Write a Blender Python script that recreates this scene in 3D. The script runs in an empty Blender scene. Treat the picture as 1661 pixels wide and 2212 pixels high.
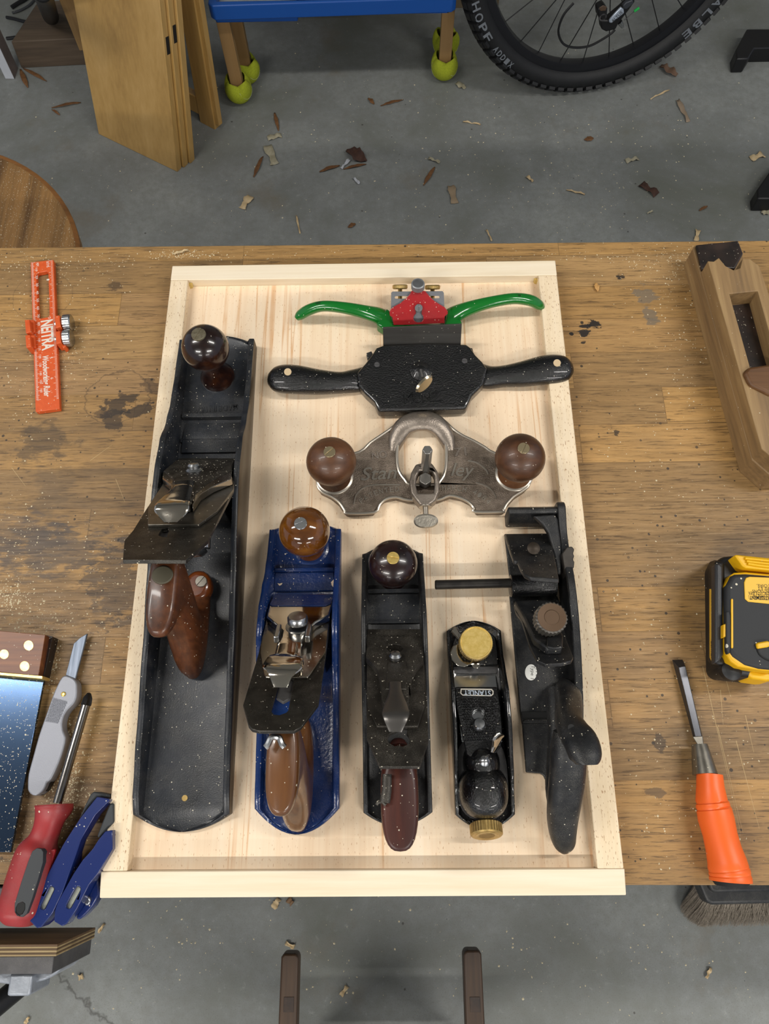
import bpy, bmesh, math, random
from mathutils import Vector, Matrix, Euler, noise, geometry
R = math.radians
random.seed(7)
scn = bpy.context.scene
col = scn.collection

# ---------------------------------------------------------------- camera, world, lights, exposure
FPX, CXP, CYP = 1600.0, 830.5, 1106.0            # focal length in pixels and image centre of the 1661x2212 frame
CAM = Vector((25.61, -221.14, 642.83))            # mm; origin = centre of the tray on the bench top
CROT = Euler((0.364788, 0.0128678, -0.0078213), 'XYZ').to_matrix()
ZB = 0.741                                        # height of the bench top above the floor (m)
FLOOR = -741.0                                    # floor in bench millimetres
cd = bpy.data.cameras.new('camera'); co = bpy.data.objects.new('camera', cd); col.objects.link(co)
cd.sensor_fit = 'HORIZONTAL'; cd.sensor_width = 36.0; cd.lens = 36.0 * FPX / 1661.0
cd.clip_start = 0.02; cd.clip_end = 30
co.matrix_world = Matrix.Translation(CAM * 0.001 + Vector((0, 0, ZB))) @ CROT.to_4x4()
scn.camera = co
scn.view_settings.view_transform = 'Standard'; scn.view_settings.look = 'None'
scn.view_settings.gamma = 1.0; scn.view_settings.use_curve_mapping = False
scn.view_settings.exposure = 0.0
wd = bpy.data.worlds.new('world'); scn.world = wd; wd.use_nodes = True
wd.node_tree.nodes['Background'].inputs[0].default_value = (0.80, 0.86, 1.0, 1)
wd.node_tree.nodes['Background'].inputs[1].default_value = 0.42
CEIL = 2.45
LAMPS = [(-1.25, 0.22, 19), (1.35, 0.22, 19), (-1.25, -1.75, 38), (1.35, -1.75, 38), (-1.25, -3.7, 30), (1.35, -3.7, 30)]
for i, (lx, ly, pw) in enumerate(LAMPS):
    ld = bpy.data.lights.new('tube_light', 'AREA'); ld.shape = 'RECTANGLE'; ld.size = 1.2; ld.size_y = 0.10
    ld.energy = pw; ld.color = (1.0, 0.965, 0.91)
    lo = bpy.data.objects.new('tube_light', ld); col.objects.link(lo); lo.location = (lx, ly, CEIL - 0.06)

# ---------------------------------------------------------------- helpers
class Fr:
    """local frame in bench millimetres"""
    def __init__(s, o=(0, 0, 0), ex=(1, 0, 0), ey=(0, 1, 0)):
        ex = Vector(ex).normalized(); ey = Vector(ey); ey = (ey - ex * ey.dot(ex)).normalized(); ez = ex.cross(ey)
        s.o = Vector(o); s.ex = ex; s.ey = ey; s.ez = ez
    def __call__(s, p): return s.o + s.ex * p[0] + s.ey * p[1] + s.ez * p[2]
    def hit(s, px, py, h=0.0):
        d = CROT @ Vector(((px - CXP) / FPX, -(py - CYP) / FPX, -1.0))
        t = ((s.o + s.ez * h) - CAM).dot(s.ez) / d.dot(s.ez)
        q = CAM + d * t - s.o
        return (q.dot(s.ex), q.dot(s.ey))
    def hits(s, pts, h=0.0): return [s.hit(a, b, h) for a, b in pts]
G = Fr()
def W(px, py, z=0.0):
    a = G.hit(px, py, z); return Vector((a[0], a[1], z))
def zp(ox, oy, sc, pts): return [(ox + a / sc, oy + b / sc) for a, b in pts]
def up(o, d):                                     # frame whose z axis is d
    d = Vector(d).normalized(); a = Vector((1, 0, 0)) if abs(d.x) < .9 else Vector((0, 1, 0))
    ex = (a - d * a.dot(d)).normalized(); return Fr(o, ex, d.cross(ex))

class B:
    def __init__(s): s.b = bmesh.new()
    def v(s, p): return s.b.verts.new(p)
    def face(s, vs):
        try: return s.b.faces.new(vs)
        except ValueError: return None
    def prism(s, pts, z0, z1, fr=G, holes=(), top=None):
        """extruded outline; top = optional scaled outline for a taper"""
        loops = [list(pts)] + [list(h) for h in holes]
        flat = [p for l in loops for p in l]
        tris = geometry.tessellate_polygon([[Vector((p[0], p[1], 0)) for p in l] for l in loops])
        tf = flat if top is None else list(top) + flat[len(pts):]
        lo = [s.v(fr((p[0], p[1], z0))) for p in flat]; hi = [s.v(fr((p[0], p[1], z1))) for p in tf]
        if not holes:
            s.face(lo[::-1]); s.face(hi)
        else:
            for t in tris: s.face([lo[i] for i in t[::-1]]); s.face([hi[i] for i in t])
        k = 0
        for l in loops:
            n = len(l)
            for i in range(n):
                a, b_ = k + i, k + (i + 1) % n
                s.face([lo[a], lo[b_], hi[b_], hi[a]])
            k += n
        return s
    def box(s, x0, x1, y0, y1, z0, z1, fr=G): return s.prism([(x0, y0), (x1, y0), (x1, y1), (x0, y1)], z0, z1, fr)
    def loft(s, rings, cap=True, closed=False):
        vr = [[s.v(p) for p in r] for r in rings]; n = len(vr[0])
        prs = list(zip(vr[:-1], vr[1:])) + ([(vr[-1], vr[0])] if closed else [])
        for a, b_ in prs:
            for i in range(n): s.face([a[i], a[(i + 1) % n], b_[(i + 1) % n], b_[i]])
        if cap and not closed: s.face(vr[0][::-1]); s.face(vr[-1])
        return s
    def lathe(s, prof, fr=G, n=32, mod=None, ringed=False):
        rings = []
        for r, z in prof:
            r = max(r, 0.02)
            rings.append([fr((r * (mod(i) if mod else 1) * math.cos(2 * math.pi * i / n), r * (mod(i) if mod else 1) * math.sin(2 * math.pi * i / n), z)) for i in range(n)])
        return s.loft(rings, closed=ringed)
    def knurl(s, fr, r, z0, z1, n=40, d=.05):
        m = lambda i: 1 if i % 2 else 1 - d
        c = min(1.0, (z1 - z0) * .2)
        s.lathe([(r - c * 1.2, z0), (r, z0 + c), (r, z1 - c), (r - c * 1.2, z1)], fr, n * 2, m); return s
    def tube(s, pts, rad, n=10, flat=1.0, upv=(0, 0, 1), p=2.0, closed=False):
        pts = [Vector(q) for q in pts]; N = len(pts); rings = []
        if not hasattr(rad, '__len__'): rad = [rad] * N
        for i, q in enumerate(pts):
            if closed: t = (pts[(i + 1) % N] - pts[i - 1]).normalized()
            else: t = (pts[min(i + 1, N - 1)] - pts[max(i - 1, 0)]).normalized()
            u = Vector(upv); sd = t.cross(u)
            if sd.length < 1e-3: sd = t.cross(Vector((0, 1, .1)))
            sd.normalize(); u = sd.cross(t).normalized()
            rr = rad[i]; ra, rb = (rr if not hasattr(rr, '__len__') else rr[0]), (rr * flat if not hasattr(rr, '__len__') else rr[1])
            rg = []
            for k in range(n):
                a = 2 * math.pi * k / n; c, sn = math.cos(a), math.sin(a)
                cx = math.copysign(abs(c) ** (2 / p), c); sx = math.copysign(abs(sn) ** (2 / p), sn)
                rg.append(q + sd * cx * ra + u * sx * rb)
            rings.append(rg)
        return s.loft(rings, closed=closed)
    def ball(s, c, r, fr=None, sc=(1, 1, 1), n=24, m=14):
        f = fr or Fr(c)
        if fr is None: f = Fr(c)
        rings = []
        for j in range(m + 1):
            a = math.pi * j / m; rr = max(math.sin(a), .002) * r
            rings.append([f((rr * math.cos(2 * math.pi * i / n) * sc[0], rr * math.sin(2 * math.pi * i / n) * sc[1], -math.cos(a) * r * sc[2])) for i in range(n)])
        return s.loft(rings)
    def quad(s, a, b_, c, d): s.face([s.v(a), s.v(b_), s.v(c), s.v(d)]); return s
    def out(s, name, m, parent=None, bevel=0, seg=2, label=None, ang=38, subd=0, org=None, flat=False):
        bmesh.ops.recalc_face_normals(s.b, faces=s.b.faces)
        if parent is not None:
            top = parent
            o0 = Vector(top['_org'])
        else:
            if org is None:
                xs = [v.co for v in s.b.verts]
                org = Vector((sum(p.x for p in xs) / len(xs), sum(p.y for p in xs) / len(xs), min(p.z for p in xs)))
            o0 = Vector(org)
        for v in s.b.verts: v.co = (v.co - o0) * .001
        me = bpy.data.meshes.new(name); s.b.to_mesh(me); s.b.free()
        me.polygons.foreach_set('use_smooth', [not flat] * len(me.polygons))
        if not flat: me.set_sharp_from_angle(angle=R(ang))
        me.materials.append(m)
        o = bpy.data.objects.new(name, me); col.objects.link(o)
        o['_org'] = tuple(o0)
        if parent is not None: o.parent = parent
        else: o.location = o0 * .001 + Vector((0, 0, ZB))
        if bevel:
            md = o.modifiers.new('bevel', 'BEVEL'); md.width = bevel * .001; md.segments = seg; md.limit_method = 'ANGLE'; md.angle_limit = R(40)
            md.harden_normals = False
        if subd:
            md = o.modifiers.new('sub', 'SUBSURF'); md.levels = subd; md.render_levels = subd
        if label: o['label'] = label
        return o

def thing(name, label, cat, org, group=None):
    o = bpy.data.objects.new(name, None); col.objects.link(o); o.empty_display_size = .02
    o.location = Vector(org) * .001 + Vector((0, 0, ZB)); o['_org'] = tuple(org)
    o['label'] = label; o['category'] = cat
    if group: o['group'] = group
    return o
def tag(o, label, cat, group=None, kind=None):
    o['label'] = label; o['category'] = cat
    if group: o['group'] = group
    if kind: o['kind'] = kind
    return o
def ring(c, ex, ey, a, b_, n=24, p=2.6):
    c, ex, ey = Vector(c), Vector(ex), Vector(ey); r = []
    for k in range(n):
        t = 2 * math.pi * k / n; cc, sn = math.cos(t), math.sin(t)
        r.append(c + ex * a * math.copysign(abs(cc) ** (2 / p), cc) + ey * b_ * math.copysign(abs(sn) ** (2 / p), sn))
    return r
def smooth(pts, k=6, closed=False):               # catmull-rom through points of any dimension
    P = [Vector(p) for p in pts]; n = len(P); o = []
    rng = range(n) if closed else range(n - 1)
    for i in rng:
        if closed: a, b_, c, d = P[i - 1], P[i], P[(i + 1) % n], P[(i + 2) % n]
        else: a, b_, c, d = P[max(i - 1, 0)], P[i], P[i + 1], P[min(i + 2, n - 1)]
        for j in range(k):
            t = j / k
            o.append(.5 * ((2 * b_) + (c - a) * t + (2 * a - 5 * b_ + 4 * c - d) * t * t + (3 * b_ - a - 3 * c + d) * t ** 3))
    if not closed: o.append(P[-1])
    return o
def text(s, fr, p0, p1, hgt, m, parent, depth=.5, h=0.0, name='lettering', shear=0, bold=0, label=None, px=True):
    """lettering in the plane of fr running from pixel p0 to p1 (or local points)"""
    if px: p0 = fr.hit(p0[0], p0[1], h); p1 = fr.hit(p1[0], p1[1], h)
    cu = bpy.data.curves.new('t', 'FONT'); cu.body = s; cu.size = 1; cu.shear = shear; cu.offset = bold; cu.resolution_u = 3
    to = bpy.data.objects.new('t', cu); col.objects.link(to)
    me = bpy.data.meshes.new_from_object(to)
    bpy.data.objects.remove(to); bpy.data.curves.remove(cu)
    xs = [v.co.x for v in me.vertices]; ys = [v.co.y for v in me.vertices]
    if not xs: return None
    x0, w = min(xs), max(xs) - min(xs); capb = max(ys)
    d = Vector((p1[0] - p0[0], p1[1] - p0[1])); L = d.length; d.normalize(); n = Vector((-d.y, d.x))
    b = B(); vs = []
    for v in me.vertices:
        a = (v.co.x - x0) / w * L; c = v.co.y / capb * hgt
        q = Vector((p0[0], p0[1])) + d * a + n * c
        vs.append((q.x, q.y))
    for z in (h, h + depth):
        vv = [b.v(fr((q[0], q[1], z))) for q in vs]
        for f in me.polygons: b.face([vv[i] for i in f.vertices])
        if z == h: lo = vv
        else: hi = vv
    ec = {}
    for f in me.polygons:
        for e in f.edge_keys: ec[e] = ec.get(e, 0) + 1
    for (i, j), c in ec.items():
        if c == 1: b.face([lo[i], lo[j], hi[j], hi[i]])
    bpy.data.meshes.remove(me)
    return b.out(name, m, parent, flat=True, label=label)

# ---------------------------------------------------------------- materials
def lin(h):
    c = [int(h[i:i + 2], 16) / 255 for i in (0, 2, 4)]
    return tuple((x / 12.92 if x <= .04045 else ((x + .055) / 1.055) ** 2.4) for x in c) + (1.0,)
class NT:
    def __init__(s, name):
        s.m = bpy.data.materials.new(name); s.m.use_nodes = True; s.t = s.m.node_tree; s.n = s.t.nodes; s.l = s.t.links
        s.p = s.n['Principled BSDF']; s.tc = s.n.new('ShaderNodeTexCoord')
    def add(s, ty, **k):
        nd = s.n.new(ty)
        for a, b_ in k.items(): setattr(nd, a, b_)
        return nd
    def set(s, sock, val):
        if hasattr(val, 'is_linked') or isinstance(val, bpy.types.NodeSocket): s.l.new(val, sock)
        else: sock.default_value = val
    def mapped(s, scale=(1, 1, 1), rot=(0, 0, 0), loc=(0, 0, 0), src=None):
        mp = s.add('ShaderNodeMapping'); s.l.new(src or s.tc.outputs['Object'], mp.inputs[0])
        mp.inputs['Scale'].default_value = scale; mp.inputs['Rotation'].default_value = rot; mp.inputs['Location'].default_value = loc
        return mp.outputs[0]
    def noise(s, vec, scale, detail=4, rough=.55, dist=0):
        nd = s.add('ShaderNodeTexNoise'); s.l.new(vec, nd.inputs['Vector'])
        nd.inputs['Scale'].default_value = scale; nd.inputs['Detail'].default_value = detail; nd.inputs['Roughness'].default_value = rough; nd.inputs['Distortion'].default_value = dist
        return nd.outputs[0]
    def ramp(s, fac, stops, interp='LINEAR'):
        r = s.add('ShaderNodeValToRGB'); s.l.new(fac, r.inputs[0]); r.color_ramp.interpolation = interp
        e = r.color_ramp.elements
        while len(e) < len(stops): e.new(.5)
        for i, (p, c) in enumerate(stops):
            e[i].position = p; e[i].color = c if not isinstance(c, (int, float)) else (c, c, c, 1)
        return r.outputs[0]
    def math(s, op, a, b_=0.0, clamp=False):
        nd = s.add('ShaderNodeMath', operation=op, use_clamp=clamp); s.set(nd.inputs[0], a); s.set(nd.inputs[1], b_); return nd.outputs[0]
    def mix(s, f, a, b_, mode='MIX'):
        nd = s.add('ShaderNodeMix', data_type='RGBA', blend_type=mode); s.set(nd.inputs[0], f); s.set(nd.inputs[6], a); s.set(nd.inputs[7], b_); return nd.outputs[2]
    def bump(s, h, strength=.3, dist=.001, nrm=None):
        b_ = s.add('ShaderNodeBump'); s.l.new(h, b_.inputs['Height']); b_.inputs['Strength'].default_value = strength; b_.inputs['Distance'].default_value = dist
        if nrm: s.l.new(nrm, b_.inputs['Normal'])
        return b_.outputs[0]
    def specks(s, scale, dens, size=.35, off=0):
        """mask of scattered small grains"""
        v = s.add('ShaderNodeTexVoronoi'); v.inputs['Scale'].default_value = scale; s.l.new(s.mapped(loc=(off, off, off)), v.inputs['Vector'])
        sep = s.add('ShaderNodeSeparateColor'); s.l.new(v.outputs['Color'], sep.inputs[0])
        on = s.math('LESS_THAN', sep.outputs[0], dens)
        sz = s.math('MULTIPLY', sep.outputs[1], size)
        return s.math('MULTIPLY', on, s.math('LESS_THAN', v.outputs['Distance'], sz))

DUST = 'cdc6b2'
def M(name, c, rough=.5, metal=0.0, c2=None, vs=40, vlo=.35, vhi=.65, bump=None, dust=0, dscale=820, coat=0, spec=.5, stretch=(1, 1, 1), rvar=0, film=0):
    t = NT(name); base = lin(c)
    if c2:
        f = t.noise(t.mapped(stretch), vs, 5, .6); base = t.ramp(f, [(vlo, lin(c)), (vhi, lin(c2))])
    rr = rough
    if rvar: rr = t.math('ADD', t.math('MULTIPLY', t.noise(t.mapped(), 60, 4), rvar), rough - rvar * .5)
    mt = metal
    if film:                                       # a patchy film of fine dust
        fm = t.math('MULTIPLY', t.ramp(t.noise(t.mapped(), 45, 6, .7), [(.42, 0), (.72, 1)]), film)
        g = t.noise(t.mapped(), 1900, 2, .6); fm = t.math('MULTIPLY', fm, t.ramp(g, [(.45, 0), (.6, 1)]))
        base = t.mix(fm, base, lin('9c968a')); mt = t.math('MULTIPLY', t.math('SUBTRACT', 1.0, fm), metal)
    if dust:
        k = t.specks(dscale, dust, .42); k2 = t.specks(dscale * .42, dust * .35, .30, .3)
        kk = t.math('MAXIMUM', k, k2); base = t.mix(kk, base, lin(DUST))
        mt = t.math('MULTIPLY', t.math('SUBTRACT', 1.0, kk), mt); rr = t.math('MAXIMUM', t.math('MULTIPLY', kk, .9), rr)
    t.set(t.p.inputs['Base Color'], base); t.set(t.p.inputs['Roughness'], rr); t.set(t.p.inputs['Metallic'], mt)
    t.p.inputs['Coat Weight'].default_value = coat; t.p.inputs['Specular IOR Level'].default_value = spec
    if bump: t.l.new(t.bump(t.noise(t.mapped(), bump[0], 3, .6), bump[1], bump[2] if len(bump) > 2 else .0006), t.p.inputs['Normal'])
    return t.m
def Wood(name, cs, axis='y', fine=220, coarse=22, rough=.55, fleck=None, fd=.62, coat=0, dust=0, lines=None, fs=1250, dist=.3, warp=0, along=.05, bump=.15):
    t = NT(name)
    k = {'x': (along, 1, 1), 'y': (1, along, 1), 'z': (1, 1, along)}[axis]
    v = t.mapped(k)
    if warp:
        w = t.noise(t.mapped(), 9, 2); ad = t.add('ShaderNodeVectorMath', operation='ADD'); t.l.new(v, ad.inputs[0])
        sc = t.add('ShaderNodeVectorMath', operation='SCALE'); t.l.new(w, sc.inputs[0]); sc.inputs['Scale'].default_value = warp
        t.l.new(sc.outputs[0], ad.inputs[1]); v = ad.outputs[0]
    a = t.noise(v, coarse, 3, .5, dist); b_ = t.noise(v, fine, 4, .6)
    f = t.math('ADD', t.math('MULTIPLY', a, .62), t.math('MULTIPLY', b_, .38))
    n = len(cs); base = t.ramp(f, [(.34 + .32 * i / (n - 1), lin(c)) for i, c in enumerate(cs)])
    if lines:
        ln = t.noise(v, coarse * 3.3, 2, .4, .2); m_ = t.ramp(ln, [(.60, 0), (.64, 1), (.68, 0)]); brk = t.ramp(t.noise(t.mapped(), 14, 2), [(.4, 0), (.6, .8)])
        base = t.mix(t.math('MULTIPLY', m_, brk), base, lin(lines))
    if fleck:
        kk = {'x': (.22, 1, 1), 'y': (1, .22, 1), 'z': (1, 1, .22)}[axis]
        fl = t.noise(t.mapped(kk), fs, 1, .4); m_ = t.ramp(fl, [(fd, 0), (fd + .035, 1)])
        base = t.mix(t.math('MULTIPLY', m_, .75), base, lin(fleck))
    rr = rough
    if dust:
        kk = t.math('MAXIMUM', t.specks(820, dust, .42), t.specks(350, dust * .35, .30, .3)); base = t.mix(kk, base, lin(DUST)); rr = t.math('MAXIMUM', t.math('MULTIPLY', kk, .9), rr)
    t.set(t.p.inputs['Base Color'], base); t.set(t.p.inputs['Roughness'], rr); t.p.inputs['Coat Weight'].default_value = coat
    t.p.inputs['Coat Roughness'].default_value = .08
    if bump: t.l.new(t.bump(b_, bump, .0004), t.p.inputs['Normal'])
    return t.m
def blob(t, x, y, rx, ry, ang, warp, vec):
    """soft-edged irregular stain mask centred at bench mm"""
    mp = t.add('ShaderNodeMapping', vector_type='TEXTURE'); t.l.new(vec, mp.inputs[0])
    mp.inputs['Location'].default_value = (x * .001, y * .001, 0); mp.inputs['Rotation'].default_value = (0, 0, ang); mp.inputs['Scale'].default_value = (rx * .001, ry * .001, 1)
    ln = t.add('ShaderNodeVectorMath', operation='LENGTH'); t.l.new(mp.outputs[0], ln.inputs[0])
    return t.math('ADD', ln.outputs['Value'], warp)

def bench_material():
    t = NT('oak butcher block'); O = t.tc.outputs['Object']
    br = t.add('ShaderNodeTexBrick'); t.l.new(t.mapped(loc=(.13, .009, 0)), br.inputs[0]); br.offset = .37; br.offset_frequency = 3; br.squash = 1.3; br.squash_frequency = 2
    br.inputs['Color1'].default_value = (0, 0, 0, 1); br.inputs['Color2'].default_value = (1, 1, 1, 1); br.inputs['Mortar'].default_value = (.5, .5, .5, 1)
    br.inputs['Scale'].default_value = 1; br.inputs['Mortar Size'].default_value = .00035; br.inputs['Brick Width'].default_value = .26; br.inputs['Row Height'].default_value = .0405; br.inputs['Mortar Smooth'].default_value = .2
    # per-stave shift of the grain
    sh = t.add('ShaderNodeCombineXYZ'); t.l.new(t.math('MULTIPLY', br.outputs['Color'], 7.3), sh.inputs[0]); t.l.new(t.math('MULTIPLY', br.outputs['Color'], 3.1), sh.inputs[2])
    ad = t.add('ShaderNodeVectorMath', operation='ADD'); t.l.new(O, ad.inputs[0]); t.l.new(sh.outputs[0], ad.inputs[1])
    g = t.mapped((.055, 1, 1), src=ad.outputs[0]); g2 = t.mapped((.06, 1, 1), src=ad.outputs[0])
    a = t.noise(g, 95, 6, .68, 1.2); b_ = t.noise(g2, 640, 4, .72, .3)
    tone = t.ramp(br.outputs['Color'], [(0, lin('8a6d47')), (.35, lin('a17d4c')), (.6, lin('b08850')), (.85, lin('927450')), (1, lin('ba9459'))])
    f = t.ramp(a, [(.32, .70), (.5, .98), (.68, 1.15)])
    base = t.mix(1.0, tone, f, 'MULTIPLY')
    pores = t.ramp(b_, [(.36, 1), (.46, 0)]); base = t.mix(t.math('MULTIPLY', pores, .66), base, lin('3c2c1c'))
    light = t.ramp(b_, [(.56, 0), (.70, 1)]); base = t.mix(t.math('MULTIPLY', light, .30), base, lin('c9a874'))
    seam = t.math('MULTIPLY', br.outputs['Fac'], .55); base = t.mix(seam, base, lin('453322'))
    # grime worn into the surface, heavier towards the left and front of the top
    gn = t.noise(t.mapped((.55, 1, 1)), 7.5, 6, .62); sx = t.add('ShaderNodeSeparateXYZ'); t.l.new(O, sx.inputs[0])
    bias = t.math('ADD', t.math('MULTIPLY', sx.outputs[1], -.42), t.math('MULTIPLY', sx.outputs[0], -.18))
    gr = t.ramp(t.math('ADD', gn, bias), [(.47, 0), (.66, 1)])
    gr = t.math('MULTIPLY', gr, t.ramp(b_, [(.3, 1), (.7, .55)])); base = t.mix(t.math('MULTIPLY', gr, .62), base, lin('4a4038'))
    wn = t.noise(t.mapped((.6, 1, 1)), 95, 6, .68); wf = t.math('MULTIPLY', t.math('SUBTRACT', wn, .5), 4.2)
    wn2 = t.noise(t.mapped((.35, 1, 1)), 160, 4, .6); ws = t.math('MULTIPLY', t.math('SUBTRACT', wn2, .5), 3.0)
    def stain(px, py, rx, ry, c, amt, ang=0, w=wf, soft=.18):
        nonlocal base
        p = W(px, py, 0); m_ = blob(t, p.x, p.y, rx, ry, ang, w, O)
        base = t.mix(t.math('MULTIPLY', t.ramp(m_, [(1 - soft, 1), (1, 0)]), amt), base, lin(c))
    stain(262, 872, 20, 10, '2c2724', .80, .5)
    stain(300, 888, 16, 7, '2c2724', .80, .3)
    stain(244, 912, 9, 15, '322b26', .75)
    stain(222, 893, 9, 5, '3d3128', .6)
    stain(320, 830, 8, 14, '3a3029', .55, .5)
    stain(248, 618, 8, 6, '4c3c2c', .75)
    stain(92, 955, 28, 24, '37332f', .55, 0, wf, .5)
    stain(110, 1060, 22, 42, '57493a', .45, 0, ws, .5)
    stain(105, 1190, 70, 26, '484340', .62, 0, ws, .4)
    stain(30, 1160, 60, 26, '4a4340', .5, 0, ws, .4)
    stain(255, 1260, 30, 40, '3a3431', .60, .2, wf, .25)
    stain(60, 1290, 90, 40, '54463a', .4, 0, ws, .5)
    stain(1394, 640, 11, 12, '6f6455', .80, .6, ws, .15)
    stain(1403, 678, 6, 11, '6f6455', .80, .5, ws, .15)
    stain(1412, 696, 9, 4, '6f6455', .80, 0, ws, .15)
    stain(1282, 700, 7, 5, '16171a', .95); stain(1266, 705, 8, 3.5, '16171a', .95)
    stain(1262, 718, 6, 4.5, '16171a', .95); stain(1236, 722, 2.6, 2.2, '16171a', .95); stain(1260, 741, 2.8, 2, '1b1b1d', .9)
    stain(1257, 698, 2.2, 2, '16171a', .9); stain(1342, 598, 5, 4, '1b1b1d', .9); stain(1331, 933, 3, 3, '26221f', .8)
    stain(1425, 1604, 4.5, 9, '3e342b', .7); stain(1415, 1712, 9, 3.5, '4a3f36', .6)
    # thin ring mark
    p = W(255, 858, 0); m_ = blob(t, p.x, p.y, 34, 30, .4, t.math('MULTIPLY', wf, .12), O)
    base = t.mix(t.math('MULTIPLY', t.ramp(m_, [(.93, 0), (.97, 1), (1.0, 0)]), .6), base, lin('3c3029'))
    p = W(92, 640, 0); m_ = blob(t, p.x, p.y, 32, 30, 0, t.math('MULTIPLY', wf, .06), O)
    base = t.mix(t.math('MULTIPLY', t.ramp(m_, [(.965, 0), (.985, 1), (1.0, 0)]), .55), base, lin('4c3c2c'))
    # ink speckle
    k = t.math('MULTIPLY', t.specks(230, .16, .34, .7), t.ramp(t.noise(t.mapped(), 5, 3), [(.42, 0), (.54, 1)])); base = t.mix(t.math('MULTIPLY', k, .85), base, lin('2b2623'))
    t.set(t.p.inputs['Base Color'], base); t.p.inputs['Specular IOR Level'].default_value = .4
    t.set(t.p.inputs['Roughness'], t.ramp(b_, [(.3, .62), (.7, .40)]))
    t.l.new(t.bump(b_, .30, .0005), t.p.inputs['Normal'])
    return t.m
def floor_material():
    t = NT('grey sealed concrete'); O = t.tc.outputs['Object']
    a = t.noise(t.mapped(), 3.2, 6, .62, .3); b_ = t.noise(t.mapped(), 60, 6, .7); c = t.noise(t.mapped(), 500, 3, .6)
    base = t.ramp(a, [(.32, lin('686b64')), (.5, lin('7a7d7b')), (.66, lin('888b88'))])
    base = t.mix(t.ramp(b_, [(.35, .40), (.55, 0)]), base, lin('6c6c66')); base = t.mix(t.ramp(b_, [(.60, 0), (.8, .35)]), base, lin('bcbeb9'))
    base = t.mix(t.ramp(c, [(.32, .5), (.44, 0)]), base, lin('5e5e5a'))
    rust = t.ramp(t.noise(t.mapped(loc=(3, 1, 0)), 5, 5, .6), [(.60, 0), (.72, .38)]); base = t.mix(rust, base, lin('6b5c42'))
    k = t.math('MULTIPLY', t.specks(55, .10, .16, .2), .7); base = t.mix(k, base, lin('3b3833'))
    # a hairline crack
    wv = t.noise(t.mapped(), 9, 5, .6); p = W(150, 2140, FLOOR)
    mp = t.add('ShaderNodeMapping', vector_type='TEXTURE'); t.l.new(O, mp.inputs[0]); mp.inputs['Location'].default_value = (p.x * .001, p.y * .001, 0); mp.inputs['Rotation'].default_value = (0, 0, R(-33))
    sp = t.add('ShaderNodeSeparateXYZ'); t.l.new(mp.outputs[0], sp.inputs[0])
    dv = t.math('ABSOLUTE', t.math('ADD', sp.outputs[1], t.math('MULTIPLY', t.math('SUBTRACT', wv, .5), .12)))
    inx = t.math('LESS_THAN', t.math('ABSOLUTE', sp.outputs[0]), .30)
    base = t.mix(t.math('MULTIPLY', t.math('MULTIPLY', t.ramp(dv, [(.0006, 1), (.002, 0)]), inx), .7), base, lin('3a3834'))
    t.set(t.p.inputs['Base Color'], base); t.p.inputs['Roughness'].default_value = .62; t.p.inputs['Specular IOR Level'].default_value = .35
    t.l.new(t.bump(b_, .25, .0012), t.p.inputs['Normal'])
    return t.m

pine_panel = Wood('pine board', ['e4c6a4', 'edd5b6', 'f1dec4'], 'y', 300, 34, .5, fleck='b98a5a', fd=.70, lines='cf9c68', along=.025)
pine_x = Wood('pine rail face', ['e2d0b0', 'ebdcc2', 'f1e5cf'], 'x', 260, 30, .5, along=.04)
pine_y = Wood('pine rail flecked', ['dfc8a4', 'e9d5b6', 'efdfc6'], 'y', 260, 24, .5, fleck='9a6a3c', fd=.665, along=.06)
blk_jap = M('black japanned iron', '14171c', .36, c2='23272e', vs=30, bump=(900, .35, .0004), dust=.05, film=.22, rvar=.25)
blk_gloss = M('glossy black paint', '07080a', .17, bump=(620, .75, .0009), dust=.03, film=.03, coat=.4)
blk_cast = M('worn dark cast iron', '1b1c1e', .42, metal=.35, c2='2b2c2e', vs=50, bump=(1100, .4, .0004), dust=.05, film=.25, rvar=.2)
blue_paint = M('blue enamel', '0b2a5e', .22, bump=(420, .45, .0006), dust=.05, film=.18, coat=.3)
steel_side = M('machined steel side', '6b665e', .32, metal=.9, c2='554c42', vs=30, stretch=(1, .1, 1))
blade_dark = M('patinated steel', '47443f', .36, metal=.75, c2='33312d', vs=60, dust=.05, film=.3, rvar=.2)
blade_satin = M('satin tool steel', '8f8a80', .34, metal=.9, c2='6f6b63', vs=50, dust=.04, film=.2, rvar=.2)  # paler satin steel than the patinated irons
chrome = M('polished nickel', 'c9c2b6', .10, metal=1, bump=(60, .12, .001))
chrome_d = M('dusty nickel plate', 'a39c90', .16, metal=1, dust=.05, film=.15)
steel_b = M('bright steel', 'b4b6b8', .26, metal=1, dust=.015)
brass = M('brushed brass', 'ecd083', .34, metal=.8, c2='dcbc66', vs=300)
brass_old = M('aged brass', 'c9ad72', .38, metal=.85, c2='a68a52', vs=120)
wood_dark = Wood('dark rosewood', ['120908', '1f0f0b', '3a1d0c'], 'z', 200, 30, .22, coat=.5, dust=.02, along=.6)
wood_tote = Wood('brown beech handle', ['2c160c', '4a2813', '66391c'], 'z', 260, 26, .36, coat=.2, dust=.03, along=.2)
wood_red = Wood('reddish rosewood', ['1c0f0e', '3a1a14', '56281a'], 'y', 120, 24, .4, dust=.05, along=.12)
wood_blue = Wood('lacquered walnut knob', ['351b08', '5f360d', '845318'], 'x', 120, 26, .10, coat=1, along=.4, warp=.02, bump=0)
wood_bt = Wood('lacquered walnut tote', ['452814', '5e3b1f', '6f4827'], 'y', 160, 30, .3, coat=.5, dust=.02, along=.15, bump=0)
wood_rt = Wood('worn brown knob', ['351f11', '54341e', '6d4628'], 'x', 160, 30, .42, coat=.12, dust=.01, along=.4)
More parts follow.
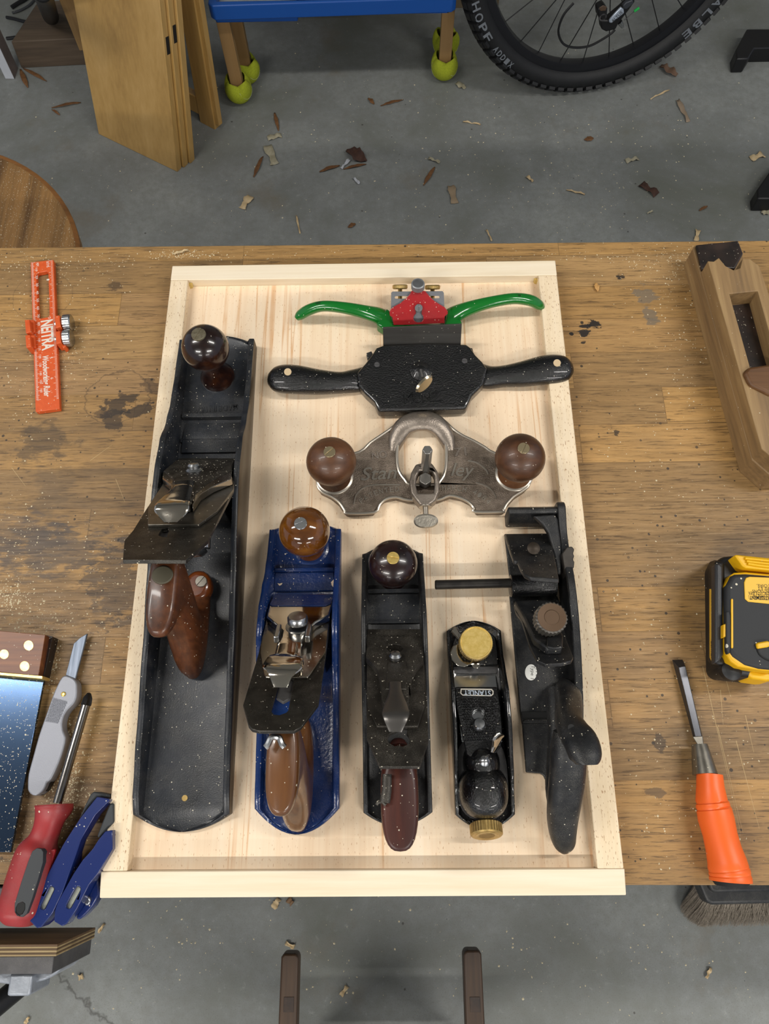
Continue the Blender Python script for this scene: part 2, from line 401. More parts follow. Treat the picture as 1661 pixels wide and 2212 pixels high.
mar = M('black rosewood knob', '130b0b', .26, c2='251210', vs=80, dust=.03, coat=.3)
bronze_iron = M('aged nickelled iron', '7c7268', .36, metal=.8, c2='a0958a', vs=45, bump=(700, .5, .0006), rvar=.15)
bronze_dim = M('textured aged iron', '5d5247', .44, metal=.7, c2='84776a', vs=90, bump=(950, .8, .001))
bronze_hi = M('rubbed nickel edges', 'b0a89c', .32, metal=.85)
red_paint = M('red enamel', 'a01218', .30, c2='93161c', vs=50, dust=.09, film=.10, coat=.2)
green_paint = M('green enamel', '0c6a22', .18, coat=.5, dust=.02, bump=(120, .15, .0008))
dark = M('dark recess', '0a0a0a', .7)
orange_al = M('orange anodised aluminium', 'c9501f', .40, c2='d25a28', vs=200, dust=.06)
white_ink = M('pale print', 'd8d2c6', .6)
orange_pl = M('orange plastic', 'ee6420', .40, dust=.004)
yellow_pl = M('yellow plastic', 'e0ac0a', .45, dust=.01)
yellow_lb = M('yellow label', 'e2b334', .5)
blk_pl = M('black moulded plastic', '0f1012', .48, bump=(1500, .3, .0003), dust=.012)
blk_rub = M('black soft grip', '222427', .62, bump=(1800, .3, .0003), dust=.05, dscale=420)
grey_pl = M('dark grey rubber', '34373a', .6, dust=.03)
red_pl = M('dusty red plastic', '9a2326', .48, c2='7b2a2c', vs=25, dust=.03, film=.15)
blue_steel = M('blue powder coat', '10245f', .26, coat=.4, dust=.03, bump=(40, .1, .001))
alu = M('silver textured metal', '8e9098', .45, metal=.4, bump=(1500, .35, .0003))
saw_mat = M('polished blade steel', '4d6280', .16, metal=1, dust=.30, dscale=900, bump=(30, .04, .001))
rose_sq = Wood('rosewood stock', ['3b1c10', '5c2f17', '7d4a26'], 'x', 260, 24, .4, dust=.05)
white_stk = M('paper sticker', 'd9d9d4', .6); ink = M('pencil ink', '33302e', .6)
oldwood = Wood('aged beech', ['6f583c', '8a6e49', 'a0845a'], 'y', 300, 30, .55, along=.05, dust=.01)
oldwood_end = Wood('aged beech end grain', ['6b5338', '7d6345', '8f7452'], 'z', 500, 40, .6, along=.9)
grime = M('blackened and shaded wood', '17110e', .45, c2='2e2019', vs=60, dust=.06, rvar=.2)
ply_face = Wood('worn plywood face', ['3d2d1c', '5a4228', '6c5233'], 'x', 200, 22, .6)
ply_edge_l = M('pale ply edge', 'a08c66', .7, c2='7c6847', vs=90, stretch=(.1, 1, 1))
ply_edge_d = M('dark ply edge', '59452d', .7, c2='463523', vs=90, stretch=(.1, 1, 1))
steel_grey = M('grey scuffed steel', '5e5d5e', .5, metal=.5, c2='4b4a4b', vs=40, film=.2)
cast_grey = M('silver grey casting', 'a3a8b0', .42, metal=.4, c2='8d929a', vs=60, bump=(260, .4, .001))
panel_wood = Wood('yellow lacquered pine', ['9e7a44', 'b28d50', 'be995d'], 'z', 120, 12, .42, along=.05, coat=.15)
panel_wood2 = Wood('pale brown board', ['8a6a40', '9a7a4d', 'a58657'], 'z', 120, 14, .5, along=.06)
oak_stool = Wood('worn oak seat', ['5c4228', '80603a', '9c7546'], 'y', 260, 34, .55, along=.05, dust=.22)
stool_rim = Wood('oak rim', ['5f3f20', '7c5229', '8a5f33'], 'x', 120, 14, .45, along=.2)
grey_wood = Wood('weathered timber', ['3f352b', '554738', '655646'], 'x', 140, 20, .7, along=.05)
white_wood = M('white painted wood', 'b9bcc2', .5, c2='adb0b6', vs=20); white_side = M('grey timber side', '6a605c', .6, c2='7a706c', vs=30)
blk_tube = M('black metal', '0d0d0f', .45)
blue_tray = M('blue plastic', '134c9a', .38)
leg_wood = Wood('table leg pine', ['86683f', '967549', '9f7e52'], 'z', 100, 14, .5)
felt = M('tennis ball felt', '96a01c', .85, c2='a8b224', vs=300, bump=(1500, .8, .001))
tyre = M('tyre rubber', '0c0d0f', .6, c2='121315', vs=60, bump=(600, .3, .001)); rimm = M('black rim', '14151a', .32)
decal = M('grey decal', '6d7278', .5); decal_w = M('silver plate', 'aab4c2', .3, metal=.4); green_tip = M('green cap', '1faa4a', .4)
dark_leg = Wood('dark stained pine', ['241810', '3a2818', '4a3522'], 'y', 200, 22, .5, along=.05)
bristle = M('grey brown bristles', '8a8072', .7, c2='6f665a', vs=300); blk_head = M('black broom block', '1d1f22', .45, film=.25)
leaf_m = M('dry brown leaf', '5e3d22', .7, c2='76522f', vs=120); leaf_d = M('dark curled leaf', '33201a', .8, c2='4a3024', vs=120)
shav = M('pale wood shaving', 'c9b48e', .7, c2='b59c74', vs=60); shav_g = M('greyish shaving', 'a9a38c', .7, c2='8e876f', vs=60)
dustm = M('sawdust grains', 'd3c6a6', .85)
wall_m = M('beige board wall', '5f5340', .7, c2='6c5f4a', vs=8); ceil_m = M('white ceiling', 'cfcfca', .8)
lamp_e = bpy.data.materials.new('lit diffuser'); lamp_e.use_nodes = True
lamp_e.node_tree.nodes['Principled BSDF'].inputs['Emission Color'].default_value = (1, .97, .92, 1); lamp_e.node_tree.nodes['Principled BSDF'].inputs['Emission Strength'].default_value = 4
bench_m = bench_material(); floor_m = floor_material()
edge_oak = Wood('oak bench edge', ['5d4428', '7a5a34', '8d6a3e'], 'x', 260, 30, .55, along=.05)
# ================================================================ the setting
b = B(); b.box(-2600, 2600, -5000, 2400, FLOOR - 40, FLOOR); fl = b.out('floor', floor_m, org=(0, 0, FLOOR)); fl['kind'] = 'structure'
b = B(); b.box(-2600, 2600, -5000, 2400, CEIL * 1000 - 741, CEIL * 1000 - 641); o = b.out('ceiling', ceil_m); o['kind'] = 'structure'
b = B(); b.box(-2600, 2600, 2400, 2460, FLOOR, CEIL * 1000 - 741); o = b.out('wall_back', M('painted block wall', '8b8a84', .8)); o['kind'] = 'structure'
for lx, ly, pw in LAMPS:
    t = thing('tube_light_fixture', 'white ceiling batten light at the %s %s of the bench' % ('left' if lx < 0 else 'right', 'back' if ly > 0 else ('front' if ly > -3 else 'far front')), 'ceiling light', (lx * 1000, ly * 1000, CEIL * 1000 - 741), 'ceiling batten lights')
    b = B(); b.box(lx * 1000 - 620, lx * 1000 + 620, ly * 1000 - 60, ly * 1000 + 60, CEIL * 1000 - 741 - 50, CEIL * 1000 - 741); b.out('housing', ceil_m, t, 3)
    b = B(); b.box(lx * 1000 - 600, lx * 1000 + 600, ly * 1000 - 50, ly * 1000 + 50, CEIL * 1000 - 741 - 56, CEIL * 1000 - 741 - 50); b.out('diffuser', lamp_e, t)

# ---------------- workbench
SL = -0.0074
by = lambda x, y0: y0 + SL * x
t = thing('workbench', 'oak butcher-block workbench top stained with ink, glue and grime', 'workbench', (0, 20, FLOOR))
b = B(); b.prism([(-900, by(-900, 333.7)), (-900, by(-900, -286.5)), (1000, by(1000, -286.5)), (1000, by(1000, 333.7))], -42, 0)
o = b.out('bench_top', bench_m, None, .8, 2)
# keep bench-space coordinates for its pattern: origin stays at the bench centre
for v in o.data.vertices: v.co += Vector(o['_org']) * .001
o.location = (0, 0, 0); o.parent = t; o.location = Vector((0, -20, 741)) * .001
for sx in (-820, 920):
    for sy in (-200, 260):
        b = B(); b.box(sx - 40, sx + 40, sy - 40, sy + 40, FLOOR, -42); b.out('leg', edge_oak, t, 2)

# ---------------- serving tray
TL, TR, BL, BR = (372, 574.1), (1199.5, 562.3), (214.8, 1940), (1352.8, 1933.7)
H = 20.0; PZ = 9.5
t = thing('pine_tray', 'pale pine tray with raised rails holding the hand planes', 'tray', (0, 0, 0))
hz = lambda pts, z=H: G.hits(pts, z)
b = B(); b.prism(hz([TL, TR, (1203, 594), (368.3, 605)]), 0, H); b.out('rail', pine_x, t, .7)
b = B(); b.prism(hz([(217.6, 1882.5), (1349.2, 1876.2), BR, BL]), 0, H); b.out('rail', pine_x, t, .7)
b = B(); b.prism(hz([(368.3, 605.2), (406, 604.8), (274.6, 1881.6), (220.5, 1882)]), 0, H - .15); b.out('rail', pine_y, t, .8)
b = B(); b.prism(hz([(1162.3, 594.8), (1203, 594.2), (1347.6, 1876), (1290.6, 1876.2)]), 0, H - .15); b.out('rail', pine_y, t, .8)
q = hz([(406, 604.8), (1162.3, 594.8), (1290.6, 1876.2), (274.6, 1881.6)])
b = B(); b.prism(q, 3.5, PZ); b.out('panel', pine_panel, t)
b = B()
for c_ in (q[0], q[1]):
    s_ = 1 if c_[0] < 0 else -1
    b.prism([(c_[0], c_[1]), (c_[0] + s_ * 3.2, c_[1]), (c_[0] + s_ * 2.2, c_[1] - 2.2), (c_[0], c_[1] - 3)], PZ, PZ + 6)
b.out('glue_bead', M('dried glue', 'c9ac62', .35), t)

# ================================================================ hand plane helpers
def interp(tab, y):
    tab = sorted(tab)
    if y <= tab[0][0]: return tab[0][1]
    for (a, ha), (c, hc) in zip(tab[:-1], tab[1:]):
        if y <= c:
            u = (y - a) / (c - a); u = u * u * (3 - 2 * u); return ha + (hc - ha) * u
    return tab[-1][1]
def plane_body(name, m, parent, heel, toe, y0, y1, arc0, arc1, hs, th=4, base=4.2, z0=PZ, side=None, mouth=None):
    """U-shaped casting; heel/toe = (xl, xr) where the straight sides end, arcs bulge past them"""
    ya, yb = y0 + arc0, y1 - arc1; st = []
    for k in range(7): st.append(y0 + arc0 * (k / 7) ** 1.6 + .05)
    nn = int((yb - ya) / 7)
    st += [ya + (yb - ya) * i / nn for i in range(nn + 1)]
    for k in range(6, -1, -1): st.append(y1 - arc1 * (k / 7) ** 1.6 - .05)
    st = sorted(st); rings = []
    for y in st:
        u = (y - ya) / (yb - ya); uc = min(max(u, 0), 1)
        xl = heel[0] + (toe[0] - heel[0]) * uc; xr = heel[1] + (toe[1] - heel[1]) * uc; c = (xl + xr) / 2; hw = (xr - xl) / 2
        h = interp(hs, y)
        if y < ya: f = math.sqrt(max((y - y0) / arc0, 0)); hw *= max(f, .04); h = min(h, base + .8 + 4 * f ** 6)
        elif y > yb: f = math.sqrt(max((y1 - y) / arc1, 0)); hw *= max(f, .04); h = min(h, base + .8 + 4 * f ** 6)
        tt = min(th, hw * .45)
        rings.append([Vector(p) for p in [(c - hw, y, z0), (c - hw, y, z0 + h - .6), (c - hw + .6, y, z0 + h), (c - hw + tt - .6, y, z0 + h), (c - hw + tt, y, z0 + h - .6), (c - hw + tt * 1.35, y, z0 + base + 1), (c - hw + tt * 2.1, y, z0 + base),
                      (c + hw - tt * 2.1, y, z0 + base), (c + hw - tt * 1.35, y, z0 + base + 1), (c + hw - tt, y, z0 + h - .6), (c + hw - tt + .6, y, z0 + h), (c + hw - .6, y, z0 + h), (c + hw, y, z0 + h - .6), (c + hw, y, z0)]])
    b = B(); b.loft(rings); o = b.out(name, m, parent, ang=50)
    if side:                                      # bare machined outer face of each cheek
        o.data.materials.append(side)
        for f in o.data.polygons:
            n_ = f.normal
            if abs(n_.x) > .97 and f.center.z * 1000 > .5 and (abs(f.center.x * 1000 + parent['_org'][0] - (interp([(ya, heel[0]), (yb, toe[0])], f.center.y * 1000 + parent['_org'][1]))) < .8 or abs(f.center.x * 1000 + parent['_org'][0] - (interp([(ya, heel[1]), (yb, toe[1])], f.center.y * 1000 + parent['_org'][1]))) < .8): f.material_index = 1
    return o
def screw(parent, c, d, r, m, name='screw', slot=0.0, h=1.2, label=None):
    f = up(c, d)
    ca, sa = math.cos(slot), math.sin(slot); f = Fr(f.o, f.ex * ca + f.ey * sa, f.ey * ca - f.ex * sa)
    b = B(); b.lathe([(r, -2), (r, .0), (r * .96, h * .35)], f, 28); w = r * .13
    for s_ in (1, -1):
        pts = [];
        a0 = math.asin(w / r)
        for k in range(15):
            a = a0 + (math.pi - 2 * a0) * k / 14; pts.append((r * .97 * math.cos(a), s_ * r * .97 * math.sin(a)))
        b.prism(pts, h * .3, h, f)
    return b.out(name, m, parent, .15, 1, label=label)
def tote(name, m, parent, cx, yr, yf, ztop, rings_=None, w=1.0, z0=14, lean=0):
    """rear handle lofted from horizontal stadium sections; yr/yf = rear and front of the foot"""
    Z = ztop - z0; L = yf - yr; cy = (yr + yf) / 2
    tab = rings_ or [(0, 0, .50, 10.5), (.05, .0, .495, 11.5), (.10, -.05, .44, 12), (.15, -.13, .35, 12), (.22, -.17, .27, 12.3), (.35, -.12, .225, 12.5), (.5, -.03, .21, 12.5), (.65, .05, .215, 12.4), (.76, .10, .24, 12), (.83, .085, .30, 11.8), (.89, .05, .36, 11.7), (.95, .03, .37, 11.5), (.985, .03, .355, 10.5), (1.0, .03, .33, 8.5)]
    tab2 = [tuple(v) for v in smooth([Vector((a, c, d, e)) for a, c, d, e in tab], 3)]
    rings = []
    for a, c, d, e in tab2:
        rings.append(ring((cx + lean * a, cy + c * L, z0 + a * Z), (1, 0, 0), (0, 1, .0), e * w, d * L, 32, 2.7))
    b = B(); b.loft(rings); return b.out(name, m, parent, ang=60)
def blade_frame(cx, ym, zm, deg, twist=0):
    a = R(deg); tw = R(twist)
    ex = Vector((-math.cos(tw), math.sin(tw), 0)); return Fr((cx, ym, zm), ex, (0, -math.cos(a), math.sin(a)))
def prism_px(fr, pts, h0, h1, name, m, parent, bevel=.5, holes=(), sm=0, label=None, seg=2):
    P = fr.hits(pts, h1)
    if sm: P = [tuple(v) for v in smooth([Vector((p[0], p[1], 0)).to_2d().to_3d() for p in P], sm, True)]
    hl = [fr.hits(h_, h1) for h_ in holes]
    b = B(); b.prism(P, h0, h1, fr, hl); return b.out(name, m, parent, bevel, seg, label=label)
def ell(cx, cy, rx, ry, n=20, a0=0): return [(cx + rx * math.cos(2 * math.pi * k / n + a0), cy + ry * math.sin(2 * math.pi * k / n + a0)) for k in range(n)]

# ================================================================ long black fore plane (left)
t = thing('bench_plane', 'longest black bench plane at the left side of the tray, iron overhanging the rail', 'hand plane', (-142, -20, PZ))
hs = [(-240, 9), (-215, 17), (-178, 22), (-107, 29), (-50, 37), (-10, 44), (25, 48), (45, 48), (75, 43), (100, 31), (125, 24), (160, 20), (198, 17)]
plane_body('body', blk_jap, t, (-179.5, -103.5), (-180.5, -107), -247, 210, 13, 12, hs, 5, side=steel_side)
b = B()
for (y_, hh, w_) in ((118, 6, 2.2), (93, 2.5, 2)): b.box(-173, -113, y_ - w_, y_ + w_, PZ + 3, PZ + 4.2 + hh)
b.prism([(116, 13.2), (95, 16.2), (80, 12), (80, 11), (116, 11)], -171, -114.5, Fr((0, 0, 0), (0, 1, 0), (0, 0, 1)))
b.box(-171, -114.5, 80, 94, PZ + 3, PZ + 7); b.out('mouth_rib', blk_jap, t, .8)
F6 = blade_frame(-142, 76, 11, 45)
b = B(); b.prism([(70, 13), (10, 13), (10, 55), (18, 62), (66, 16)], -165, -119, Fr((0, 0, 0), (0, 1, 0), (0, 0, 1))); b.out('frog', blk_cast, t, 1)
blp = zp(240, 960, 4.097, [(585, 123), (470, 330), (300, 590), (195, 760), (118, 850), (103, 1022), (660, 1024), (852, 852), (960, 640), (1085, 400), (1105, 123)])
prism_px(F6, blp, -3, 0, 'iron', blade_dark, t, .3, holes=[zp(240, 960, 4.097, [(430, 780), (455, 745), (505, 735), (510, 770), (490, 820), (450, 818), (420, 805)])])
prism_px(F6, zp(240, 960, 4.097, [(600, 122), (475, 330), (330, 545), (325, 708), (775, 708), (935, 590), (1085, 395), (1100, 122)]), 0, 2.4, 'chip_breaker', blade_satin, t, .3)
prism_px(F6, zp(240, 960, 4.097, [(575, 135), (460, 232), (500, 262), (552, 320), (545, 370), (500, 420), (500, 450), (620, 530), (690, 530), (750, 430), (850, 340), (960, 275), (1062, 228), (1098, 135)]), 2.4, 10, 'lever_cap', M('dusty black lever cap', '24211d', .45, metal=.5, dust=.14, film=.5), t, 1.2)
for pts in ([(460, 232), (500, 262), (552, 320), (545, 370), (520, 350), (455, 300)], [(700, 500), (750, 430), (850, 340), (960, 275), (1062, 228), (1070, 300), (900, 370), (790, 440), (720, 540)]):
    prism_px(F6, zp(240, 960, 4.097, pts), 3, 9, 'lever_cap_edge', chrome_d, t, .6)
b = B(); Lc = [F6.hit(*zp(240, 960, 4.097, [p])[0], h) + (h,) for p, h in (((640, 350), 11), ((625, 410), 14), ((575, 480), 17), ((540, 530), 19), ((535, 600), 15), ((530, 690), 9))]
wd_ = [(10, 3), (9, 2), (11.5, 1.6), (12.5, 1.4), (12, 1.2), (5, 1)]
b.tube([F6(p) for p in smooth(Lc, 4)], [tuple(v[:2]) for v in smooth([Vector((a, c, 0)) for a, c in wd_], 4)], 16, upv=tuple(F6.ez), p=3); b.out('lever', chrome, t)
prism_px(F6, zp(240, 960, 4.097, [(505, 420), (560, 355), (640, 345), (725, 360), (725, 410), (660, 400), (640, 440), (560, 400), (540, 460)]), 10, 15, 'cam_housing', chrome_d, t, .8)
c_ = F6.hit(*zp(240, 960, 4.097, [(735, 215)])[0], 11); b = B(); f = up(F6((c_[0], c_[1], 9)), F6.ez); b.lathe([(7.5, 0), (7.5, 1.5), (5.5, 3), (5.5, 5.5), (4, 7.2), (.1, 7.6)], f, 24); b.out('cap_screw', steel_b, t)
c_ = W(440, 1180, 55); b = B(); b.knurl(up((-141, c_.y + 10, 55), (0, -1, -.2)), 14, 0, 12, 30); b.lathe([(10, 11), (12, 14), (8, 18), (.1, 19)], up((-141, c_.y + 10, 55), (0, -1, -.2)), 28); b.out('adjusting_wheel', steel_b, t)
b = B(); b.prism([(-4, 20), (4, 20), (5, 78), (-4, 78)], -6, -4.5, F6); b.out('lateral_lever', steel_grey, t, .3); b = B(); b.prism([(-10, 150), (8, 150), (6, 188), (-7, 188)], -6, -4.2, F6); b.out('lever_tail', steel_grey, t, .3)
tote('tote', wood_tote, t, -143, -129, -36, 120)
b = B(); b.prism(ell(-142, -52, 12, 14, 24), 14, 30); b.out('tote_toe', M('amber varnished toe', '4a210c', .22, c2='6a3411', vs=90, coat=.6, stretch=(.3, 1, 1)), t, 5, 4)
screw(t, (-138, -49, 30.5), (0, 0, 1), 5, blade_satin, 'toe_screw', .9)
b = B(); b.prism(ell(-143, -69, 8, 7, 20), 118, 121.2); b.out('tote_nut', M('dusty olive metal', '565141', .6, metal=.3), t, .8)
def knob(m, parent, cx, cy, zb, R_, zc, flare, neck, sc=1.0, nm='knob'):
    b = B(); pr = [(flare, zb), (flare, zb + 2), (flare * .86, zb + 5), (neck, zb + (zc - zb) * .38), (neck, zb + (zc - zb) * .46)]
    for k in range(22):
        a = -math.pi / 2 + .42 + (math.pi - .42 - .02) * k / 21; pr.append((R_ * math.cos(a), zc + R_ * sc * math.sin(a)))
    b.lathe(pr, Fr((cx, cy, 0)), 40); return b.out(nm, m, parent, ang=70)
knob(wood_dark, t, -143, 163, 13.5, 21.5, 64, 16.5, 9)
screw(t, (-144, 163, 85.6), (0, 0, 1), 6.5, M('worn nickel screw', '8f8872', .4, metal=.7, c2='6d6552', vs=300), 'knob_screw', 1.1)
b = B(); b.lathe([(2.3, PZ + 4), (2.3, PZ + 4.7)], Fr(tuple(W(399, 1724, 14).to_2d()) + (0,)), 20); b.out('rivet', brass_old, t)
text('MADE IN USA', G, (513, 874), (420, 881), 6, blk_jap, t, .5, PZ + 4.2, bold=.01)

# ================================================================ blue smoothing plane
t = thing('bench_plane', 'blue enamelled bench plane with a lacquered brown knob and tote', 'hand plane', (-51, -120, PZ))
hs = [(-235, 8), (-215, 13), (-180, 18), (-150, 27), (-120, 40), (-100, 46), (-80, 44), (-60, 34), (-40, 22), (-20, 15), (0, 11)]
plane_body('body', blue_paint, t, (-84.5, -18), (-83.5, -19.5), -249.5, 10, 19, 9, hs, 4.6)
b = B()
b.box(-78, -25, -37.5, -33.5, PZ + 3, PZ + 9); b.box(-78, -25, -55, -37, PZ + 3, PZ + 6.4); b.out('mouth_rib', blue_paint, t, 1.2)
b = B(); b.lathe([(17, PZ + 3.6), (17, PZ + 4.8), (15, PZ + 5.6), (13, PZ + 4.8)], Fr((-47.5, -14, 0)), 36); b.out('knob_boss', blue_paint, t)
FB = blade_frame(-52, -57, 11, 45)
b = B(); b.prism([(-63, 13), (-125, 13), (-125, 52), (-115, 62), (-66, 15)], -74, -30, Fr((0, 0, 0), (0, 1, 0), (0, 0, 1))); b.out('frog', blue_paint, t, 1)
Zb = lambda pts: zp(500, 1400, 5.143, pts); Zt = lambda pts: zp(500, 1060, 5.821, pts)
prism_px(FB, Zt([(540, 1300), (470, 1440), (360, 1950)]) + Zb([(300, 60), (128, 630), (190, 860), (225, 900), (300, 918), (700, 918), (770, 880), (965, 620), (1050, 60)]) + Zt([(1250, 1560), (1290, 1300)]), -2.6, 0, 'iron', blade_dark, t, .5,
         holes=[Zb([(520, 420), (440, 700), (470, 735), (540, 742), (600, 720), (630, 690), (690, 350), (640, 340)])])
prism_px(FB, Zt([(545, 1300), (475, 1440), (365, 1950)]) + Zb([(318, 60), (360, 285), (380, 322), (845, 322), (875, 290), (1045, 40)]) + Zt([(1240, 1560), (1285, 1300)]), 0, 2.2, 'chip_breaker', chrome_d, t, .5)
prism_px(FB, Zt([(545, 1300), (470, 1440), (440, 1580), (560, 1680), (640, 1760), (625, 1840), (570, 1950), (545, 2060), (560, 2080), (560, 2150), (880, 2160), (890, 1900), (950, 1760), (1060, 1650), (1230, 1560), (1300, 1310), (1280, 1290)]), 2.2, 9, 'lever_cap', chrome, t, 1.2)
prism_px(FB, Zt([(545, 1300), (480, 1425), (500, 1445), (1180, 1445), (1245, 1420), (1300, 1305)]), 9, 9.7, 'painted_band', blue_paint, t, .2)
c_ = FB.hit(*Zt([(830, 1600)])[0], 17); f = up(FB((c_[0], c_[1], 9)), FB.ez)
b = B(); b.lathe([(10, 0), (10, .6), (6, 1)], f, 24); b.lathe([(7, 3), (8, 4), (8, 8.5), (7, 10), (.1, 10.4)], f, 32); b.out('cap_screw', steel_b, t)
Lc = [FB.hit(*p_, h) + (h,) for p_, h in zip(Zt([(720, 1940), (690, 2080)]) + Zb([(590, 110), (570, 210), (550, 300), (545, 435)]), (11, 12, 14, 16, 14, 7))]
b = B(); b.tube([FB(p) for p in smooth(Lc, 4)], [tuple(v[:2]) for v in smooth([Vector((a, c, 0)) for a, c in [(7, 2), (8, 2), (13, 1.8), (14.5, 1.6), (9, 1.4), (5, 1)]], 4)], 16, upv=tuple(FB.ez), p=3); b.out('lever', chrome, t)
for sx_ in (-1, 1):
    b = B(); b.prism([(sx_ * 10, 66), (sx_ * 14, 66), (sx_ * 14, 84), (sx_ * 10, 84)], 7, 13, FB); b.out('cam_ear', steel_b, t, .8)
b = B(); b.prism([(-4.5, 84), (4.5, 84), (5.5, 138), (0, 143), (-5.5, 138)], -4.5, -2.0, FB); b.out('lateral_lever', steel_grey, t, .5)
la = [W(*p, 128) for p in zp(500, 1400, 5.143, [(375, 1105), (405, 1070), (440, 1000), (485, 985), (530, 1000), (560, 1070), (590, 1105)])]
b = B(); b.tube(smooth(la, 4), 2.2, 8); b.out('lever_fork', steel_b, t)
b = B(); b.knurl(up((-50, -132, 42), (0, -1, 0)), 12, 0, 10, 30); b.out('adjusting_wheel', brass, t)
tote('tote', wood_bt, t, -50, -248, -160, 120, w=.98)
knob(wood_blue, t, -47.5, -14, 14.5, 21.5, 57, 13, 9, .92)
screw(t, (-48.5, -14, 76.4), (0, 0, 1), 5.4, steel_b, 'knob_screw', .4)
text('NO', G, (603, 1233), (634, 1231), 8, blue_paint, t, .7, PZ + 4.2, bold=.01)

for pp in ([(1250, 1150), (1290, 1110), (1322, 1105), (1320, 1225), (1285, 1220), (1262, 1190)], [(575, 1160), (600, 1168), (640, 1158), (628, 1185), (600, 1195)]):
    prism_px(G, Zt(pp), PZ + 6, PZ + 7, 'pale_chip', pine_panel, t, .2)

# ================================================================ small black bench plane (middle)
t = thing('bench_plane', 'narrow black bench plane standing between the blue plane and the block plane', 'hand plane', (27, -130, PZ))
hs = [(-235, 8), (-200, 14), (-170, 20), (-140, 30), (-110, 38), (-85, 38), (-60, 28), (-35, 16), (-20, 11)]
plane_body('body', blk_cast, t, (1, 55), (-.5, 53), -244, -12, 10, 11, hs, 3.6)
b = B(); b.box(3.5, 50, -57.5, -54, PZ + 3, PZ + 9); b.box(3.5, 50, -82, -58, PZ + 3, PZ + 6); b.box(4, 49, -84, -81, PZ + 6, PZ + 6.5); b.out('mouth_rib', blk_jap, t, 1)
F3 = blade_frame(27.5, -86, 11, 43)
b = B(); b.prism([(-92, 13), (-150, 13), (-150, 52), (-142, 58), (-96, 15)], 10, 46, Fr((0, 0, 0), (0, 1, 0), (0, 0, 1))); b.out('frog', blk_cast, t, 1)
Z3 = lambda pts: zp(740, 1140, 6.145, pts); Z4 = lambda pts: zp(740, 1480, 6.145, pts)
m3 = M('dull brown-black steel', '2f2c28', .45, metal=.5, c2='3b3732', vs=70, dust=.07, film=.45, bump=(700, .2, .0004))
prism_px(F3, Z3([(335, 1345), (320, 1700), (315, 2200)]) + Z4([(320, 700), (490, 1080), (1025, 1080), (1140, 740), (1118, 200)]) + Z3([(1075, 1700), (1045, 1345)]), -2.4, 0, 'iron', m3, t, .4,
         holes=[Z4([(630, 640), (590, 700), (620, 770), (690, 810), (740, 800), (800, 815), (880, 780), (890, 700), (850, 640), (860, 570), (800, 570)])])
prism_px(F3, Z3([(335, 1345), (320, 1700), (318, 2200)]) + Z4([(330, 270), (455, 545), (1000, 545), (1095, 260)]) + Z3([(1075, 1700), (1045, 1345)]), 0, 2, 'chip_breaker', m3, t, .4)
prism_px(F3, Z3([(330, 1345), (310, 1720), (390, 1790), (450, 1870), (490, 1980), (510, 2150)]) + Z4([(510, 0), (520, 200), (570, 275), (830, 275), (880, 200), (880, 0)]) + Z3([(905, 2150), (920, 1960), (985, 1840), (1075, 1740), (1070, 1600), (1045, 1345)]), 2, 8, 'lever_cap', m3, t, 1.4,
         holes=[Z3([(580, 1600), (620, 1555), (690, 1542), (760, 1555), (805, 1605), (770, 1640), (690, 1655), (620, 1640)])])
b = B(); f_ = F3.hits(Z3([(570, 2150), (600, 1780), (850, 1780), (845, 2150)]), 8); b.prism(f_, 7.5, 8.7, F3); b.out('raised_rib', m3, t, .6)
Lc = [F3.hit(*p_, h) + (h,) for p_, h in zip(Z3([(700, 2060)]) + Z4([(700, 100), (705, 300), (705, 420), (700, 620)]), (9, 10, 14, 15, 8))]
b = B(); b.tube([F3(p) for p in smooth(Lc, 4)], [tuple(v[:2]) for v in smooth([Vector((a, c, 0)) for a, c in [(4.5, 1.5), (5, 1.8), (9, 1.8), (9.2, 1.6), (4.5, 1.2)]], 4)], 16, upv=tuple(F3.ez), p=3); b.out('lever', M('dull steel lever', '6c6966', .32, metal=.85), t)
c_ = F3.hit(*Z3([(700, 1700)])[0], 12); f = up(F3((c_[0], c_[1], 2)), F3.ez); b = B(); b.lathe([(3, 0), (3, 8), (4.8, 8), (5, 10.5), (3.5, 12.6), (.1, 13.2)], f, 24); b.out('cap_screw', steel_b, t)
b = B(); b.prism([(-4, 88), (4, 88), (5, 121), (2, 125), (-5, 121)], -5, -3.2, F3); b.out('lateral_lever', m3, t, .3)
text('MADE IN USA', F3, Z3([(880, 1420)])[0], Z3([(500, 1432)])[0], 2.6, blade_dark, t, .3, 8.0)
tote('tote', wood_red, t, 29, -264, -176, 98, w=1.0,
     rings_=[(0, .10, .38, 10), (.08, .08, .38, 11), (.15, .0, .3, 11.5), (.3, -.02, .24, 12), (.5, .02, .22, 12), (.65, .0, .23, 12.3), (.76, -.03, .27, 13), (.84, -.05, .36, 13.2), (.9, -.02, .40, 13.2), (.96, -.05, .37, 12.8), (.99, -.07, .34, 11.6), (1, -.08, .31, 9.8)])
b = B(); pts = [W(*p_, 101) for p_ in Z4([(590, 1180), (585, 1400), (560, 1560)])]
b.tube(pts, [3.2, 3.4, 3.6], 10, .5); b.tube([W(*p_, 100) for p_ in Z4([(450, 1590), (470, 1555), (530, 1545), (575, 1590)])], 1.3, 8); b.out('bent_lever', m3, t)
knob(mar, t, 26.5, -41.5, 14, 20.3, 52, 13, 8, .78)
screw(t, (26.5, -41.5, 67.6), (0, 0, 1), 5.2, brass, 'knob_screw', -.15)

